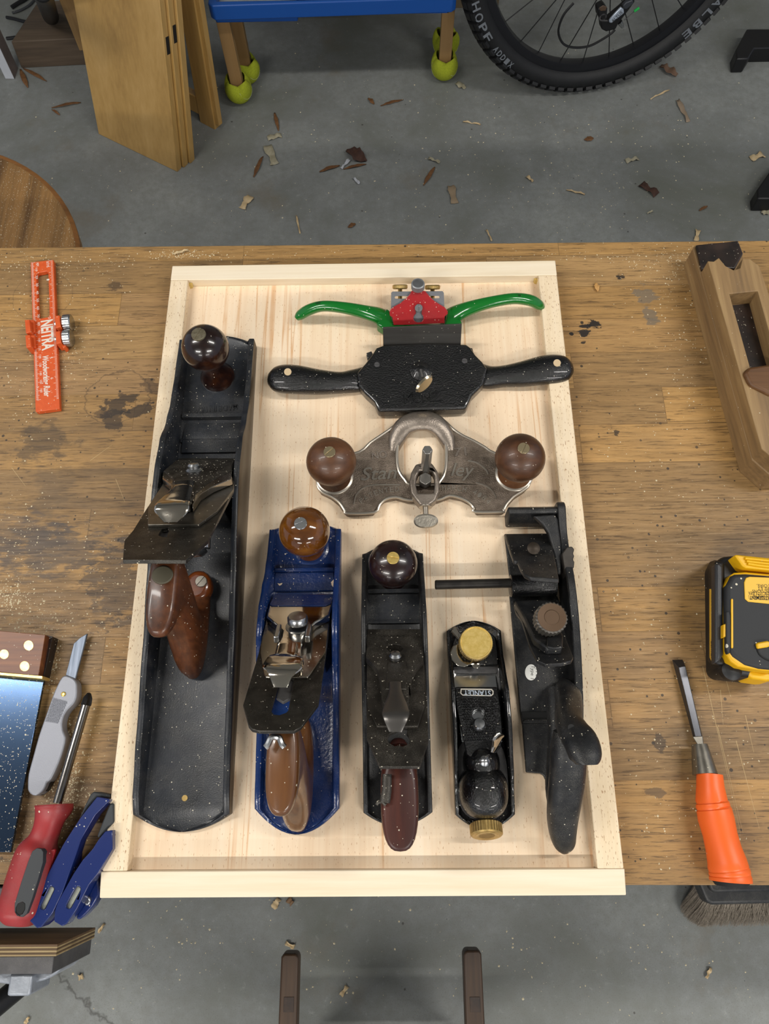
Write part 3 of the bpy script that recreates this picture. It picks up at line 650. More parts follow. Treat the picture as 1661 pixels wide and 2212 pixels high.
# ================================================================ low-angle block plane
t = thing('block_plane', 'small glossy black block plane with round brass knob and brass wheel', 'block plane', (95, -165, PZ))
hs = [(-242, 6), (-225, 11), (-200, 20), (-170, 27), (-145, 26), (-125, 16), (-110, 8), (-95, 6)]
plane_body('body', blk_gloss, t, (73, 119.5), (71.5, 118), -247, -82, 11, 9, hs, 3.2)
Zk = lambda pts: zp(920, 1320, 4.2545, pts)
prism_px(G, Zk([(250, 300), (265, 240), (330, 190), (430, 165), (560, 175), (640, 240), (662, 380), (665, 495), (240, 500)]), PZ + 4, PZ + 6.4, 'toe_plate', blk_gloss, t, .8)
c_ = W(*Zk([(462, 290)])[0], 38)
b = B(); b.lathe([(9, 15), (9, 28), (14, 30)], Fr((c_.x, c_.y, 0)), 28); b.knurl(Fr((c_.x, c_.y, 0)), 14, 30, 38, 46, .03); b.out('front_knob', brass_old, t)
b = B(); b.lathe([(13.0, 37), (13.2, 38.9), (12.4, 38.9), (12.1, 38.3), (.1, 38.2)], Fr((c_.x, c_.y, 0)), 44); b.out('front_knob_face', brass, t)
prism_px(G, Zk([(235, 190), (250, 150), (280, 145), (300, 180), (335, 230), (320, 300), (295, 330), (300, 400), (340, 460), (400, 475), (430, 450), (480, 450), (500, 490), (480, 525), (440, 525), (415, 490), (350, 515), (290, 505), (235, 450), (222, 380), (250, 320), (310, 290), (300, 260)]), 20, 22.2, 'eccentric_lever', chrome, t, .7)
b = B(); c2_ = W(*Zk([(460, 488)])[0], 23); b.lathe([(3.6, 0), (3.6, 1.2), (2, 2), (.1, 2.1)], Fr((c2_.x, c2_.y, 22)), 20); b.out('pivot', chrome_d, t)
prism_px(G, Zk([(240, 510), (670, 510), (650, 575), (255, 575)]), PZ + 4, PZ + 5, 'mouth_plate', steel_grey, t, .3)
FK = Fr((94, -128, 14), (-1, 0, 0), (0, -math.cos(R(17)), math.sin(R(17))))
prism_px(FK, Zk([(250, 595), (640, 590), (655, 700), (700, 1200), (330, 1200), (262, 700)]), -2, 0, 'iron', steel_b, t, .2)
cap = [(265, 700), (290, 695), (640, 695), (660, 705), (680, 850), (700, 1100), (690, 1240), (640, 1300), (410, 1335), (375, 1310), (340, 1150), (285, 900)]
prism_px(FK, Zk(cap), 0, 4, 'lever_cap', blk_gloss, t, .8, holes=[Zk(ell(482, 950, 58, 55, 18))])
stud = B(); q0 = [FK.hit(*p_, 4) for p_ in Zk([(325, 800), (620, 800), (655, 1180), (370, 1200)])]
for i in range(13):
    for j in range(17):
        u, v_ = (i + .5 * (j % 2) + .25) / 13, (j + .5) / 17
        xa = (q0[0][0] * (1 - u) + q0[1][0] * u) * (1 - v_) + (q0[3][0] * (1 - u) + q0[2][0] * u) * v_
        ya = (q0[0][1] * (1 - u) + q0[1][1] * u) * (1 - v_) + (q0[3][1] * (1 - u) + q0[2][1] * u) * v_
        hx, hy = FK.hit(*Zk([(482, 950)])[0], 4)
        if (xa - hx) ** 2 + (ya - hy) ** 2 < 45: continue
        stud.lathe([(1.15, 3.8), (.5, 4.7), (.05, 4.75)], Fr(FK((xa, ya, 0)), FK.ex, FK.ey), 6)
stud.out('grip_studs', blk_gloss, t)
prism_px(FK, Zk([(320, 712), (605, 715), (622, 735), (620, 765), (600, 782), (335, 775), (315, 755), (318, 728)]), 4, 4.25, 'badge', white_ink, t, 0, holes=[Zk([(328, 722), (600, 725), (612, 740), (611, 760), (596, 773), (338, 767), (325, 752), (327, 735)])])
text('STANLEY', FK, Zk([(594, 733)])[0], Zk([(345, 730)])[0], 4.6, M('badge print', 'b8c4d2', .5), t, .25, 4.0, bold=.012)
b = B(); c_ = FK.hit(*Zk([(492, 1040)])[0], 8); f = up(FK((c_[0], c_[1], 1)), FK.ez); b.lathe([(2, 0), (2, 5), (5.4, 5.5), (5.4, 7), (4, 9), (.1, 9.6)], f, 26); b.out('cap_screw', steel_b, t)
# palm rest
cx_, cy_ = W(*Zk([(545, 1665)])[0], 34).to_2d()
b = B(); rings = []
for a, ry_, rx_, zz in ((-1, 20, 18.5, 14), (-1, 20.5, 19.2, 24), (-1.5, 20, 18.6, 33), (-2, 18, 16.8, 40), (-2.5, 14.5, 13.5, 45), (-3, 9.5, 8.6, 48), (-3, 3, 3, 49)):
    rings.append(ring((94.5, cy_ + a + 2, zz), (1, 0, 0), (0, 1, 0), rx_, ry_, 32, 2.4))
b.loft(rings); b.out('palm_rest', blk_gloss, t, ang=70)
b = B(); b.loft([ring((94.5, cy_ + 11, 13), (1, 0, 0), (0, 1, 0), 20.2, 31, 32, 2.8), ring((94.5, cy_ + 11, 22), (1, 0, 0), (0, 1, 0), 20.4, 31.3, 32, 2.8)]); b.out('palm_rest_skirt', steel_grey, t)
c_ = W(*Zk([(510, 1330)])[0], 46)
b = B(); b.loft([ring((94.5, cy_ + 22, 20), (1, 0, 0), (0, 1, 0), 15, 16, 28, 2.3), ring((94.5, cy_ + 21, 32), (1, 0, 0), (0, 1, 0), 13.5, 14, 28, 2.2), ring((94.5, cy_ + 20, 40), (1, 0, 0), (0, 1, 0), 10, 10, 28, 2), ring((94.5, cy_ + 19, 44), (1, 0, 0), (0, 1, 0), 5, 5, 28, 2)]); b.out('lever_boss', blk_gloss, t, ang=70)
c_ = W(*Zk([(540, 1378)])[0], 47.5); b = B(); b.lathe([(4, -2), (4, .5), (2.4, 2), (.1, 2.5)], Fr((c_.x, c_.y, 46)), 20); b.out('pivot', steel_b, t)
b = B(); pl = [W(*p_, z_) for p_, z_ in zip(Zk([(610, 1290), (640, 1230), (670, 1160), (700, 1130)]), (40, 44, 50, 52))]
b.tube(smooth(pl, 4), [tuple(v[:2]) for v in smooth([Vector(x) for x in [(2.5, 1.2, 0), (3.6, 1, 0), (5.5, 1, 0), (3.5, .8, 0)]], 4)], 12, upv=(.5, -.6, .7)); b.out('cam_lever', chrome, t)
b = B(); b.box(76, 113, -229.5, -228, 12, 20); b.box(90, 99, -240, -228, 14, 22); b.out('rear_bracket', steel_b, t, .3)
c_ = W(*Zk([(550, 2005)])[0], 24); b = B(); b.knurl(up((c_.x, c_.y + 4, 25), (0, -1, .35)), 12.5, 0, 9, 40, .03); b.lathe([(9, 9), (8.6, 9.3), (.1, 8.2)], up((c_.x, c_.y + 4, 25), (0, -1, .35)), 30); b.out('adjusting_wheel', brass_old, t)

# ================================================================ router plane
t = thing('router_plane', 'open throat metal router plane with two brown wooden ball knobs', 'router plane', (53, 60, PZ))
Zr = lambda pts: zp(630, 880, 2.8638, pts)
HT = 17.0
oc = [(810, 35), (890, 48), (950, 80), (1000, 128), (1060, 168), (1130, 202), (1200, 243), (1260, 280), (1440, 330), (1480, 400), (1475, 480), (1440, 515), (1380, 555), (1335, 605), (1318, 640), (1310, 650), (1142, 652), (1132, 625), (1100, 590), (1050, 565), (980, 552), (900, 580), (720, 580), (640, 560), (575, 572), (535, 610), (505, 655), (338, 660), (320, 640), (290, 595), (240, 555), (180, 525), (152, 480), (160, 400), (240, 320), (410, 275), (480, 215), (560, 160), (620, 118), (680, 65), (740, 40)]
hl = [(805, 112), (880, 122), (925, 165), (945, 230), (946, 330), (938, 400), (915, 445), (880, 470), (740, 470), (705, 440), (672, 390), (662, 320), (665, 230), (685, 170), (735, 125)]
prism_px(G, Zr(oc), PZ, HT, 'base', bronze_dim, t, 1.2, holes=[Zr(hl)])
P_ = [Vector((a, c, HT)) for a, c in G.hits(Zr(oc), HT)]; ctr = sum(P_, Vector()) / len(P_)
b = B(); b.tube(smooth([p + (ctr - p).normalized() * 1.3 for p in P_], 3, True), 1.5, 8, closed=True); b.out('edge_rim', bronze_hi, t)
P_ = [Vector((a, c, HT)) for a, c in G.hits(Zr(hl), HT)]; ctr = sum(P_, Vector()) / len(P_)
b = B(); b.tube(smooth([p - (ctr - p).normalized() * 1.5 for p in P_], 3, True), 1.7, 8, closed=True); b.out('throat_rim', bronze_hi, t)
arch = [((628, 260), 17, 5), ((645, 190), 20, 8), ((690, 110), 24, 9.5), ((750, 78), 26, 10), ((810, 70), 27, 10), ((875, 80), 26, 10), ((925, 118), 24, 9), ((965, 185), 20, 8), ((985, 260), 17, 5)]
pa = [Vector(tuple(W(*Zr([p])[0], z_ ))) - Vector((0, 0, 5)) for p, z_, r_ in arch]
b = B(); b.tube(smooth(pa, 4), [(v[0], 6) for v in smooth([Vector((r_, 0, 0)) for _, _, r_ in arch], 4)], 14); b.out('arch', bronze_iron, t, ang=70)
for s_, (kx, ky), (sx_, sy_), sl in ((0, (245, 335), (240, 288), .75), (1, (1413, 313), (1432, 267), 1.15)):
    c_ = W(*Zr([(kx, ky)])[0], 52)
    b = B(); b.lathe([(17.5, PZ), (17.5, HT + 1), (16, HT + 2)], Fr((c_.x, c_.y, 0)), 32); b.out('knob_seat', bronze_hi, t)
    knob(wood_rt, t, c_.x, c_.y, HT + 2, 22, 52, 15.5, 13, .88)
    screw(t, (c_.x, c_.y, 71), (0, 0, 1), 5.2, M('pale brass screw', 'b9a987', .3, metal=.9), 'knob_screw', sl)
text('NO', G, Zr([(500, 325)])[0], Zr([(592, 312)])[0], 7.5, bronze_iron, t, .8, HT, bold=.012)
text('71', G, Zr([(1005, 305)])[0], Zr([(1083, 300)])[0], 8.5, bronze_iron, t, .8, HT, bold=.012)
text('Stan', G, Zr([(428, 455)])[0], Zr([(655, 440)])[0], 13, bronze_hi, t, 1.0, HT, shear=.3, bold=.008)
text('ley', G, Zr([(985, 425)])[0], Zr([(1130, 430)])[0], 13, bronze_hi, t, 1.0, HT, shear=.3, bold=.008)
def arc_text(s, pts, hgt, m, parent, h):
    P = smooth([Vector(G.hit(*p, h) + (0,)) for p in pts], 8); L = [0]
    for a, c in zip(P[:-1], P[1:]): L.append(L[-1] + (c - a).length)
    n = len(s)
    for i, ch in enumerate(s):
        if ch == ' ': continue
        def at(d):
            for k in range(1, len(L)):
                if L[k] >= d: return P[k - 1].lerp(P[k], (d - L[k - 1]) / (L[k] - L[k - 1]))
            return P[-1]
        w = L[-1] / n; a, c = at(i * w + w * .12), at(i * w + w * .85)
        text(ch, G, (a.x, a.y), (c.x, c.y), hgt, m, parent, .6, h, px=False, name='raised_letter')
arc_text('PATENTED', Zr([(430, 600), (500, 555), (590, 528), (670, 520)]), 5, bronze_hi, t, HT)
arc_text('MARCH 4.84', Zr([(925, 515), (1010, 515), (1100, 530), (1170, 565), (1215, 605)]), 5, bronze_hi, t, HT)
for pp in ([(385, 600), (400, 540), (450, 495), (530, 480), (670, 480)], [(1090, 330), (1150, 345), (1200, 385), (1215, 415)], [(1140, 465), (1210, 490), (1250, 530), (1265, 565)]):
    b = B(); b.tube(smooth([W(*p, HT + .2) for p in Zr(pp)], 4), .9, 6); b.out('raised_scroll', bronze_hi, t)
# cutter clamp
cc = W(*Zr([(820, 470)])[0], 26)
cl = [(768, 350), (740, 400), (727, 460), (738, 530), (770, 575), (790, 600), (855, 600), (890, 575), (912, 520), (915, 440), (900, 390), (870, 345), (835, 335)]
ch = [(790, 390), (772, 430), (768, 480), (780, 530), (880, 530), (886, 480), (884, 420), (866, 385)]
prism_px(G, Zr(cl), 17, 30, 'clamp_collar', bronze_iron, t, 1.5, holes=[Zr(ch)])
b = B(); fr_ = W(*Zr([(825, 460)])[0], 20); b.prism([(fr_.x + 6.2 * math.cos(a), fr_.y + 6.5 * math.sin(a)) for a in [R(30 + 60 * k) for k in range(6)]], PZ, 28); b.out('cutter_block', M('dark steel cutter', '75726d', .35, metal=.8), t, .8)
top_ = W(*Zr([(840, 262)])[0], 66); b = B(); b.prism([(top_.x + 4.6 * math.cos(R(60 * k)), top_.y + 4.6 * math.sin(R(60 * k))) for k in range(6)], 20, 66, top=None); b.out('cutter_shaft', M('burnished steel shaft', '97948f', .3, metal=.8), t, .7)
a_ = W(*Zr([(827, 600)])[0], 24); z_ = W(*Zr([(830, 672)])[0], 24)
b = B(); b.tube([a_, z_], 2.6, 14); b.lathe([(6, 0), (6, 3)], up(a_, (0, -1, 0)), 20); b.out('thumbscrew_shank', bronze_hi, t)
c_ = W(*Zr([(830, 703)])[0], 24); f = Fr(c_, (1, 0, 0), (0, .9, .45)); b = B()
b.loft([ring(f((0, 0, -2)), f.ex, f.ey, 9.5, 5.2, 28, 2.2), ring(f((0, 0, -1)), f.ex, f.ey, 10.8, 6.4, 28, 2.2), ring(f((0, 0, 1)), f.ex, f.ey, 10.8, 6.4, 28, 2.2), ring(f((0, 0, 2)), f.ex, f.ey, 9.5, 5.2, 28, 2.2)])
b.out('thumbscrew', M('shiny worn nickel', 'c2baac', .30, metal=.85, bump=(500, .4, .0006)), t, ang=30)

# ================================================================ green spokeshave
t = thing('spokeshave', 'green metal spokeshave with red cap below the top rail', 'spokeshave', (60, 215, PZ))
Zg = lambda pts: zp(560, 560, 2.3729, pts); Zc = lambda pts: zp(830, 590, 11.073, pts)
for hp in ([((665, 318), 14, (10, 4)), ((610, 290), 20, (9.5, 4.5)), ((545, 272), 26, (7.5, 5)), ((440, 250), 31, (5.8, 5)), ((330, 240), 31, (5.2, 4.8)), ((258, 258), 26, (5.8, 4.5)), ((212, 285), 20, (5.4, 4)), ((192, 303), 17, (3, 2.6))],
           [((955, 310), 14, (10, 4)), ((1010, 280), 20, (9.5, 4.5)), ((1075, 252), 26, (7.5, 5)), ((1180, 222), 31, (5.8, 5)), ((1300, 202), 32, (5.4, 4.8)), ((1385, 210), 28, (6, 4.5)), ((1432, 232), 22, (5.6, 4)), ((1452, 250), 18, (3, 2.6))]):
    b = B(); b.tube(smooth([W(*Zg([p])[0], z_) for p, z_, r_ in hp], 5), [tuple(v[:2]) for v in smooth([Vector(r_ + (0,)) for p, z_, r_ in hp], 5)], 18, p=2.3); b.out('handle', green_paint, t, ang=70)
    hp_ = hp[4]; c_ = W(*Zg([(hp_[0][0] - (15 if hp_[0][0] < 800 else -15), hp_[0][1] - 13)])[0], hp_[1] + 3)
    b = B(); b.loft([ring((c_.x, c_.y, hp_[1] + 3.0), (1, 0, 0), (0, 1, 0), 5, 1.6, 18, 2), ring((c_.x, c_.y, hp_[1] + 4.2), (1, 0, 0), (0, 1, 0), 5, 1.6, 18, 2)]); b.out('hang_recess', M('dark green recess', '0a4016', .4), t)
prism_px(G, Zg([(652, 250), (668, 262), (690, 335), (950, 330), (965, 262), (978, 245), (1010, 290), (1040, 320), (1030, 345), (630, 352), (600, 330)]), PZ, 22, 'bed', green_paint, t, 1.5)
FS = Fr((58, 212, 18), (1, 0, 0), (0, .80, .60))
prism_px(FS, Zc([(165, 470), (195, 440), (1395, 430), (1425, 470), (1440, 900), (1400, 1200), (220, 1200), (160, 900)]), -3, 0, 'blade', M('grey blasted steel', '77797d', .42, metal=.8, bump=(1200, .3, .0003)), t, .4,
         holes=[Zc([(250, 570), (275, 550), (560, 550), (560, 610), (270, 612), (250, 595)]), Zc([(1080, 545), (1310, 545), (1330, 570), (1320, 600), (1080, 605)])])
redo = [(660, 420), (600, 520), (500, 620), (380, 720), (230, 800), (160, 850), (125, 930), (130, 1010), (195, 1060), (225, 1240), (500, 1238), (1440, 1195), (1445, 1040), (1520, 970), (1510, 900), (1440, 810), (1330, 750), (1180, 650), (1080, 550), (980, 430), (820, 400)]
key = [(735, 860), (760, 960), (710, 1020), (695, 1080), (720, 1140), (770, 1175), (830, 1180), (890, 1165), (935, 1110), (935, 1040), (890, 970), (900, 860), (820, 820)]
prism_px(FS, Zc(redo), .5, 3.2, 'lever_cap', red_paint, t, .7, holes=[Zc(key)])
c_ = FS.hit(*Zc([(825, 835)])[0], 8); f = up(FS((c_[0], c_[1], 2)), FS.ez); b = B(); b.lathe([(2.2, -6), (2.2, 4)], f, 16); b.out('cap_screw_shank', steel_b, t)
screw(t, tuple(FS((c_[0], c_[1], 6))), tuple(FS.ez), 3.9, steel_b, 'cap_screw', 1.57, 1.5)
c_ = FS.hit(*Zc([(810, 365)])[0], 9); f = up(FS((c_[0], c_[1], 3)), CAM - FS((c_[0], c_[1], 3))); f = up(FS((c_[0], c_[1], 1)), (0, .1, 1))
b = B(); b.knurl(f, 6.6, 0, 7.5, 36, .03); b.lathe([(3, -7), (3, 1)], f, 16); b.lathe([(6, 7.5), (4.6, 7.3), (4.4, 7.5), (3, 7.3), (2.8, 7.5), (1, 7.3), (.1, 7.3)], f, 30); b.out('clamping_screw', M('turned grey steel', '9b9ea0', .42, metal=.6), t)
for px_ in ((378, 340), (1160, 350)):
    c_ = W(*Zc([px_])[0], 33)
    f = up((c_.x, c_.y + 5, c_.z - 2), tuple(-FS.ey)); b = B(); b.knurl(f, 7.6, 0, 4.5, 36, .03); b.lathe([(2.2, 4), (2.2, 22)], f, 12); b.lathe([(4.6, 8), (4.6, 10)], f, 20); b.out('depth_nut', brass_old, t)

# ================================================================ black cabinet scraper
t = thing('cabinet_scraper', 'black two handled cabinet scraper with an upright steel blade and oval thumbscrew', 'scraper', (58, 145, PZ))
body = [(600, 452), (632, 440), (870, 428), (1062, 434), (1085, 452), (1110, 490), (1145, 525), (1170, 560), (1150, 640), (1090, 700), (1060, 765), (610, 778), (590, 730), (545, 690), (510, 650), (500, 580), (545, 530), (575, 490)]
prism_px(G, Zg(body), PZ + 2, 24, 'body', blk_gloss, t, 2.2, seg=3)
prism_px(G, Zg([(606, 745), (1062, 738), (1060, 772), (612, 782)]), PZ, 17, 'sole', blk_gloss, t, 1)
for hp in ([((560, 600), 18, (14, 4)), ((480, 614), 19, (12, 7.5)), ((410, 622), 21, (11, 8)), ((300, 618), 23, (13, 8.5)), ((190, 606), 25, (15, 8.5)), ((120, 602), 25, (15, 8)), ((75, 602), 24, (12.5, 7)), ((47, 603), 23, (6.5, 4))],
           [((1110, 580), 18, (14, 4)), ((1180, 595), 19, (12, 7.5)), ((1250, 590), 21, (11, 8)), ((1350, 578), 23, (13, 8.5)), ((1460, 557), 25, (15, 8.5)), ((1530, 550), 25, (15, 8)), ((1578, 548), 24, (12.5, 7)), ((1605, 548), 23, (6.5, 4))]):
    b = B(); b.tube(smooth([W(*Zg([p])[0], z_) - Vector((0, 0, 4)) for p, z_, r_ in hp], 5), [tuple(v[:2]) for v in smooth([Vector(r_ + (0,)) for p, z_, r_ in hp], 5)], 22, p=2.3); b.out('handle', blk_gloss, t, ang=70)
for px_, an in (((145, 573), .2), ((1528, 527), -.3)):
    c_ = W(*Zg([px_])[0], 31); b = B()
    b.loft([ring((c_.x, c_.y, 28.6), (math.cos(an), math.sin(an), 0), (-math.sin(an), math.cos(an), 0), 3.5, 4.0, 20, 2), ring((c_.x, c_.y, 29.6), (math.cos(an), math.sin(an), 0), (-math.sin(an), math.cos(an), 0), 3.5, 4.0, 20, 2)])
    b.out('hanging_hole', M('wood seen through hole', 'c9b28e', .6), t)
FP = Fr(tuple(W(*Zg([(835, 440)])[0], 20)), (1, -.012, 0), (0, .35, .94))
prism_px(FP, Zg([(634, 352), (1038, 334), (1032, 450), (636, 460)]), -.8, .8, 'blade', M('brushed grey blade', '6f6d69', .38, metal=.85, c2='625f5b', vs=200, stretch=(.05, 1, 1), dust=.04), t, .1)
prism_px(G, Zg([(548, 480), (575, 470), (590, 500), (555, 510)]), 12, 18, 'blade_clamp', blk_cast, t, .6); prism_px(G, Zg([(1078, 452), (1092, 455), (1098, 475), (1080, 480)]), 12, 17, 'blade_clamp', blk_cast, t, .6)
for px_ in ((603, 541), (1052, 522)): c_ = W(*Zg([px_])[0], 24); screw(t, (c_.x, c_.y, 24), (0, 0, 1), 2.7, steel_grey, 'clamp_screw', 0, 1)
c_ = W(*Zg([(828, 575)])[0], 24); b = B(); b.lathe([(11, 22), (10.5, 25), (7, 26), (5, 27.5), (4, 28)], Fr((c_.x, c_.y, 0)), 24); b.out('screw_boss', blk_gloss, t)
a_ = Vector((c_.x, c_.y, 26)); e_ = W(*Zg([(845, 640)])[0], 42)
b = B(); b.tube([a_, a_.lerp(e_, .6)], 2, 12); b.out('thumbscrew_shank', steel_b, t)
ex_ = Vector((.75, .55, .35)).normalized(); f = Fr(e_, ex_, Vector((-.35, .2, .9))); b = B()
f = Fr(tuple(e_), (.72, .62, .30), (-.45, .10, .88))
b.loft([ring(f((0, 0, -1.6)), f.ex, f.ey, 9, 4.8, 28, 2), ring(f((0, 0, 0)), f.ex, f.ey, 10.5, 6.2, 28, 2), ring(f((0, 0, 1.6)), f.ex, f.ey, 9, 4.8, 28, 2)]); b.out('thumbscrew', M('pale nickel', 'bfb59c', .2, metal=1), t, ang=25)
text('KUNZ', G, Zg([(745, 738)])[0], Zg([(935, 725)])[0], 10, blk_gloss, t, .9, 24, bold=.02)

# ================================================================ black rabbet plane (right)
t = thing('rabbet_plane', 'black cast iron rabbet plane with open handle, rod and oval paper sticker', 'rabbet plane', (155, -90, PZ))
Zp = lambda pts: zp(920, 1090, 4.259, pts); Zq = lambda pts: zp(1060, 1420, 5.028, pts)
a_, e_ = W(*Zp([(718, 213)])[0], PZ), W(*Zp([(1185, 205)])[0], PZ)
b = B(); b.prism([(a_.y - 0, PZ), (a_.y, 22), (a_.y + 5, 34), (a_.y + 9, 35), (a_.y + 12, 30), (a_.y + 12, PZ)], 128.5, 177, Fr((0, 0, 0), (0, 1, 0), (0, 0, 1))); b.out('nose', blk_cast, t, 1.5)
# toe section with the front seat
prism_px(G, Zp([(722, 268), (1200, 262), (1215, 690), (1190, 812), (772, 820), (768, 660), (742, 430)]), PZ, 13, 'front_sole', blk_cast, t, .8)
FA = Fr((152, W(900, 1155, 13).y, 13), (-1, 0, 0), (0, -math.cos(R(47)), math.sin(R(47))))
prism_px(FA, Zp([(724, 268), (1120, 262), (1150, 330), (1185, 480), (1225, 690), (960, 668), (905, 640), (870, 590), (842, 520), (805, 515), (770, 420), (740, 325)]), -4, 0, 'front_seat', blk_cast, t, 1.2)
c_ = W(*Zp([(980, 400)])[0], 44); b = B(); b.lathe([(3.2, 24), (3.2, 30), (3, 30.4)] + [(3.2 if k % 2 else 2.6, 30.5 + k * .8) for k in range(22)] + [(3, 48.5), (5.2, 50), (5.4, 51.5), (3, 52.8), (.1, 53)], Fr((c_.x - .5, c_.y - 2.5, 0)), 20); b.out('seat_screw', M('rusty dark screw', '3a322a', .5, metal=.6), t)
r0, r1 = W(*Zp([(82, 738)])[0], 27), W(*Zp([(775, 722)])[0], 27); r2 = W(*Zp([(1185, 745)])[0], 24)
b = B(); b.tube([r0 + Vector((-.0, 0, 0)), r0 + Vector((.8, 0, 0)), r1, r1 + Vector((12, 0, 0))], [3.2, 4.1, 4.1, 4.1], 20); b.out('fence_rod', M('dark steel rod', '1f1d1c', .4, metal=.5, c2='33302c', vs=90), t)
b = B(); b.tube([W(*Zp([(772, 748)])[0], 22), W(*Zp([(780, 748)])[0], 22), W(*Zp([(1190, 740)])[0], 22)], [(8.6, 9), (9.6, 10), (9.6, 10)], 24); b.out('rod_boss', blk_gloss, t)
# main sole and heel
prism_px(G, Zp([(770, 836), (1205, 832), (1320, 1100), (1380, 1745)]) + Zq([(950, 560), (720, 640), (700, 1250), (600, 1450), (596, 1330), (575, 1285), (540, 1262), (385, 1248), (345, 740), (320, 600)]), PZ, 13.5, 'main_sole', blk_cast, t, .8)
prism_px(G, Zq([(375, 672), (715, 672), (700, 712), (350, 712), (345, 700)]), 13, 15.5, 'step', blk_cast, t, .8)
prism_px(G, Zq([(330, 590), (722, 588), (722, 660), (345, 660)]), 13, 14.2, 'step', dark, t, .3)
# cheek: side wall with a swept top
pr = [(19, PZ), (20, 30), (16, 36), (8, 36), (-10, 33), (-30, 36), (-50, 42), (-75, 44), (-100, 42), (-130, 36), (-158, 28), (-172, 20), (-178, PZ)]
b = B(); b.prism([tuple(v[:2]) for v in smooth([Vector((a, c, 0)) for a, c in pr], 3)] , 171.5, 178.5, Fr((0, 0, 0), (0, 1, 0), (0, 0, 1))); b.out('cheek', blk_cast, t, 1.2)
prism_px(G, Zp([(985, 100), (1190, 86), (1215, 130), (1255, 430), (1250, 640), (1215, 640), (1190, 520), (1160, 380), (1125, 260), (1075, 180)]), 29, 35, 'toe_arch', blk_cast, t, 1.5)
# blade, cap and screw
FM = Fr((150, W(*Zp([(1000, 870)])[0], 12).y, 12), (-1, 0, 0), (0, -math.cos(R(45)), math.sin(R(45))))
prism_px(FM, Zp([(800, 878), (1190, 868), (1240, 1000), (1290, 1240), (1355, 1400), (1335, 1438), (1240, 1462), (1100, 1468), (1020, 1432), (950, 1290), (880, 1060), (825, 985)]), -3, 0, 'iron', blk_cast, t, .5)
prism_px(FM, Zp([(810, 885), (1150, 880), (1200, 960), (1215, 1120), (1262, 1190), (1252, 1312), (1110, 1315), (1062, 1280), (992, 1232), (900, 1030)]), 0, 7, 'lever_cap', blk_cast, t, 1.5)
b = B(); prism_px(FM, Zp([(1120, 1200), (1262, 1200), (1258, 1310), (1190, 1320), (1110, 1305)]), 7, 9, 'cap_toe', blk_cast, t, 1)
b.b.free()
c_ = FM.hit(*Zp([(1040, 980)])[0], 9); screw(t, tuple(FM((c_[0], c_[1], 8))), tuple(FM.ez), 4.4, blk_cast, 'cap_screw', 1.4, 1.5)
c_ = W(*Zp([(1165, 1030)])[0], 84); f = Fr((c_.x, c_.y, 66)); b = B(); b.knurl(f, 12.6, 0, 15, 26, .07); b.out('thumbscrew_head', M('dark knurled steel', '77726b', .42, metal=.6, c2='5d5952', vs=120), t)
b = B(); b.lathe([(11, 15), (11, 15.5), (6, 15.2), (5.5, 15.7), (.1, 15.7)], f, 30); b.lathe([(4, -16), (4, 0)], f, 18); b.out('thumbscrew_shank', M('rusty shank', '5a4634', .5, metal=.5), t)
# sticker
prism_px(G, ell(*Zp([(967, 1543)])[0], 13, 17.3, 28), 13.5, 13.7, 'sticker', white_stk, t, 0, label='white oval paper sticker with handwriting')
text('#78', G, (1157.5, 1439), (1157.5, 1463), 3.2, ink, t, .05, 13.72); text('Type 1', G, (1148, 1437), (1146, 1466), 2.8, ink, t, .05, 13.72)
# depth stop on the right
f = Fr(tuple(W(1229, 1232, 30)), (.25, -1, 0), (.9, .22, 0))
b = B(); b.prism(G.hits([(1214, 1195), (1224, 1181), (1236, 1180), (1241, 1186), (1238, 1196), (1241, 1200), (1238, 1208), (1241, 1214), (1240, 1225), (1222, 1246)], 40), 12, 40); b.out('depth_stop', M('grey brown stop', '4b4641', .5, metal=.5, c2='3a3632', vs=60), t, 1)
# open iron handle
hp = [((835, 350), 20, 11), ((840, 400), 40, 11.5), ((850, 520), 62, 11), ((850, 680), 84, 11), ((900, 800), 96, 12), ((985, 930), 104, 13), ((1030, 1080), 108, 12), ((1040, 1160), 108, 8)]
b = B(); b.tube(smooth([W(*Zq([p])[0], z_) for p, z_, r_ in hp], 5), [(v[0], 8) for v in smooth([Vector((r_ * .92, 0, 0)) for p, z_, r_ in hp], 5)], 20, p=2.4)
hp = [((820, 800), 84, 9), ((830, 1000), 80, 12), ((840, 1150), 74, 13), ((825, 1350), 64, 13), ((800, 1550), 54, 12.5), ((780, 1750), 40, 11.5), ((780, 1900), 30, 10), ((795, 2020), 22, 8), ((800, 2100), 17, 3.5)]
b.tube(smooth([W(*Zq([p])[0], z_) for p, z_, r_ in hp], 5), [(v[0], v[1]) for v in smooth([Vector((r_, min(r_, 10), 0)) for p, z_, r_ in hp], 5)], 22, p=2.4); b.out('handle', blk_cast, t, ang=70)
hp = [((690, 360), 22, 10), ((700, 700), 30, 8), ((700, 1000), 34, 8), ((690, 1250), 36, 8), ((700, 1500), 34, 9), ((760, 1800), 24, 8)]
b = B(); b.tube(smooth([W(*Zq([p])[0], z_ - 6) for p, z_, r_ in hp], 5), [(v[0], v[0]) for v in smooth([Vector((r_ * .8, 0, 0)) for p, z_, r_ in hp], 5)], 16); b.out('handle_web', blk_cast, t, ang=70)
c_ = W(*Zq([(870, 768)])[0], 103); b = B(); b.lathe([(2.6, 100), (2.6, 104.6)], Fr((c_.x, c_.y, 0)), 16); b.out('handle_hole', dark, t)
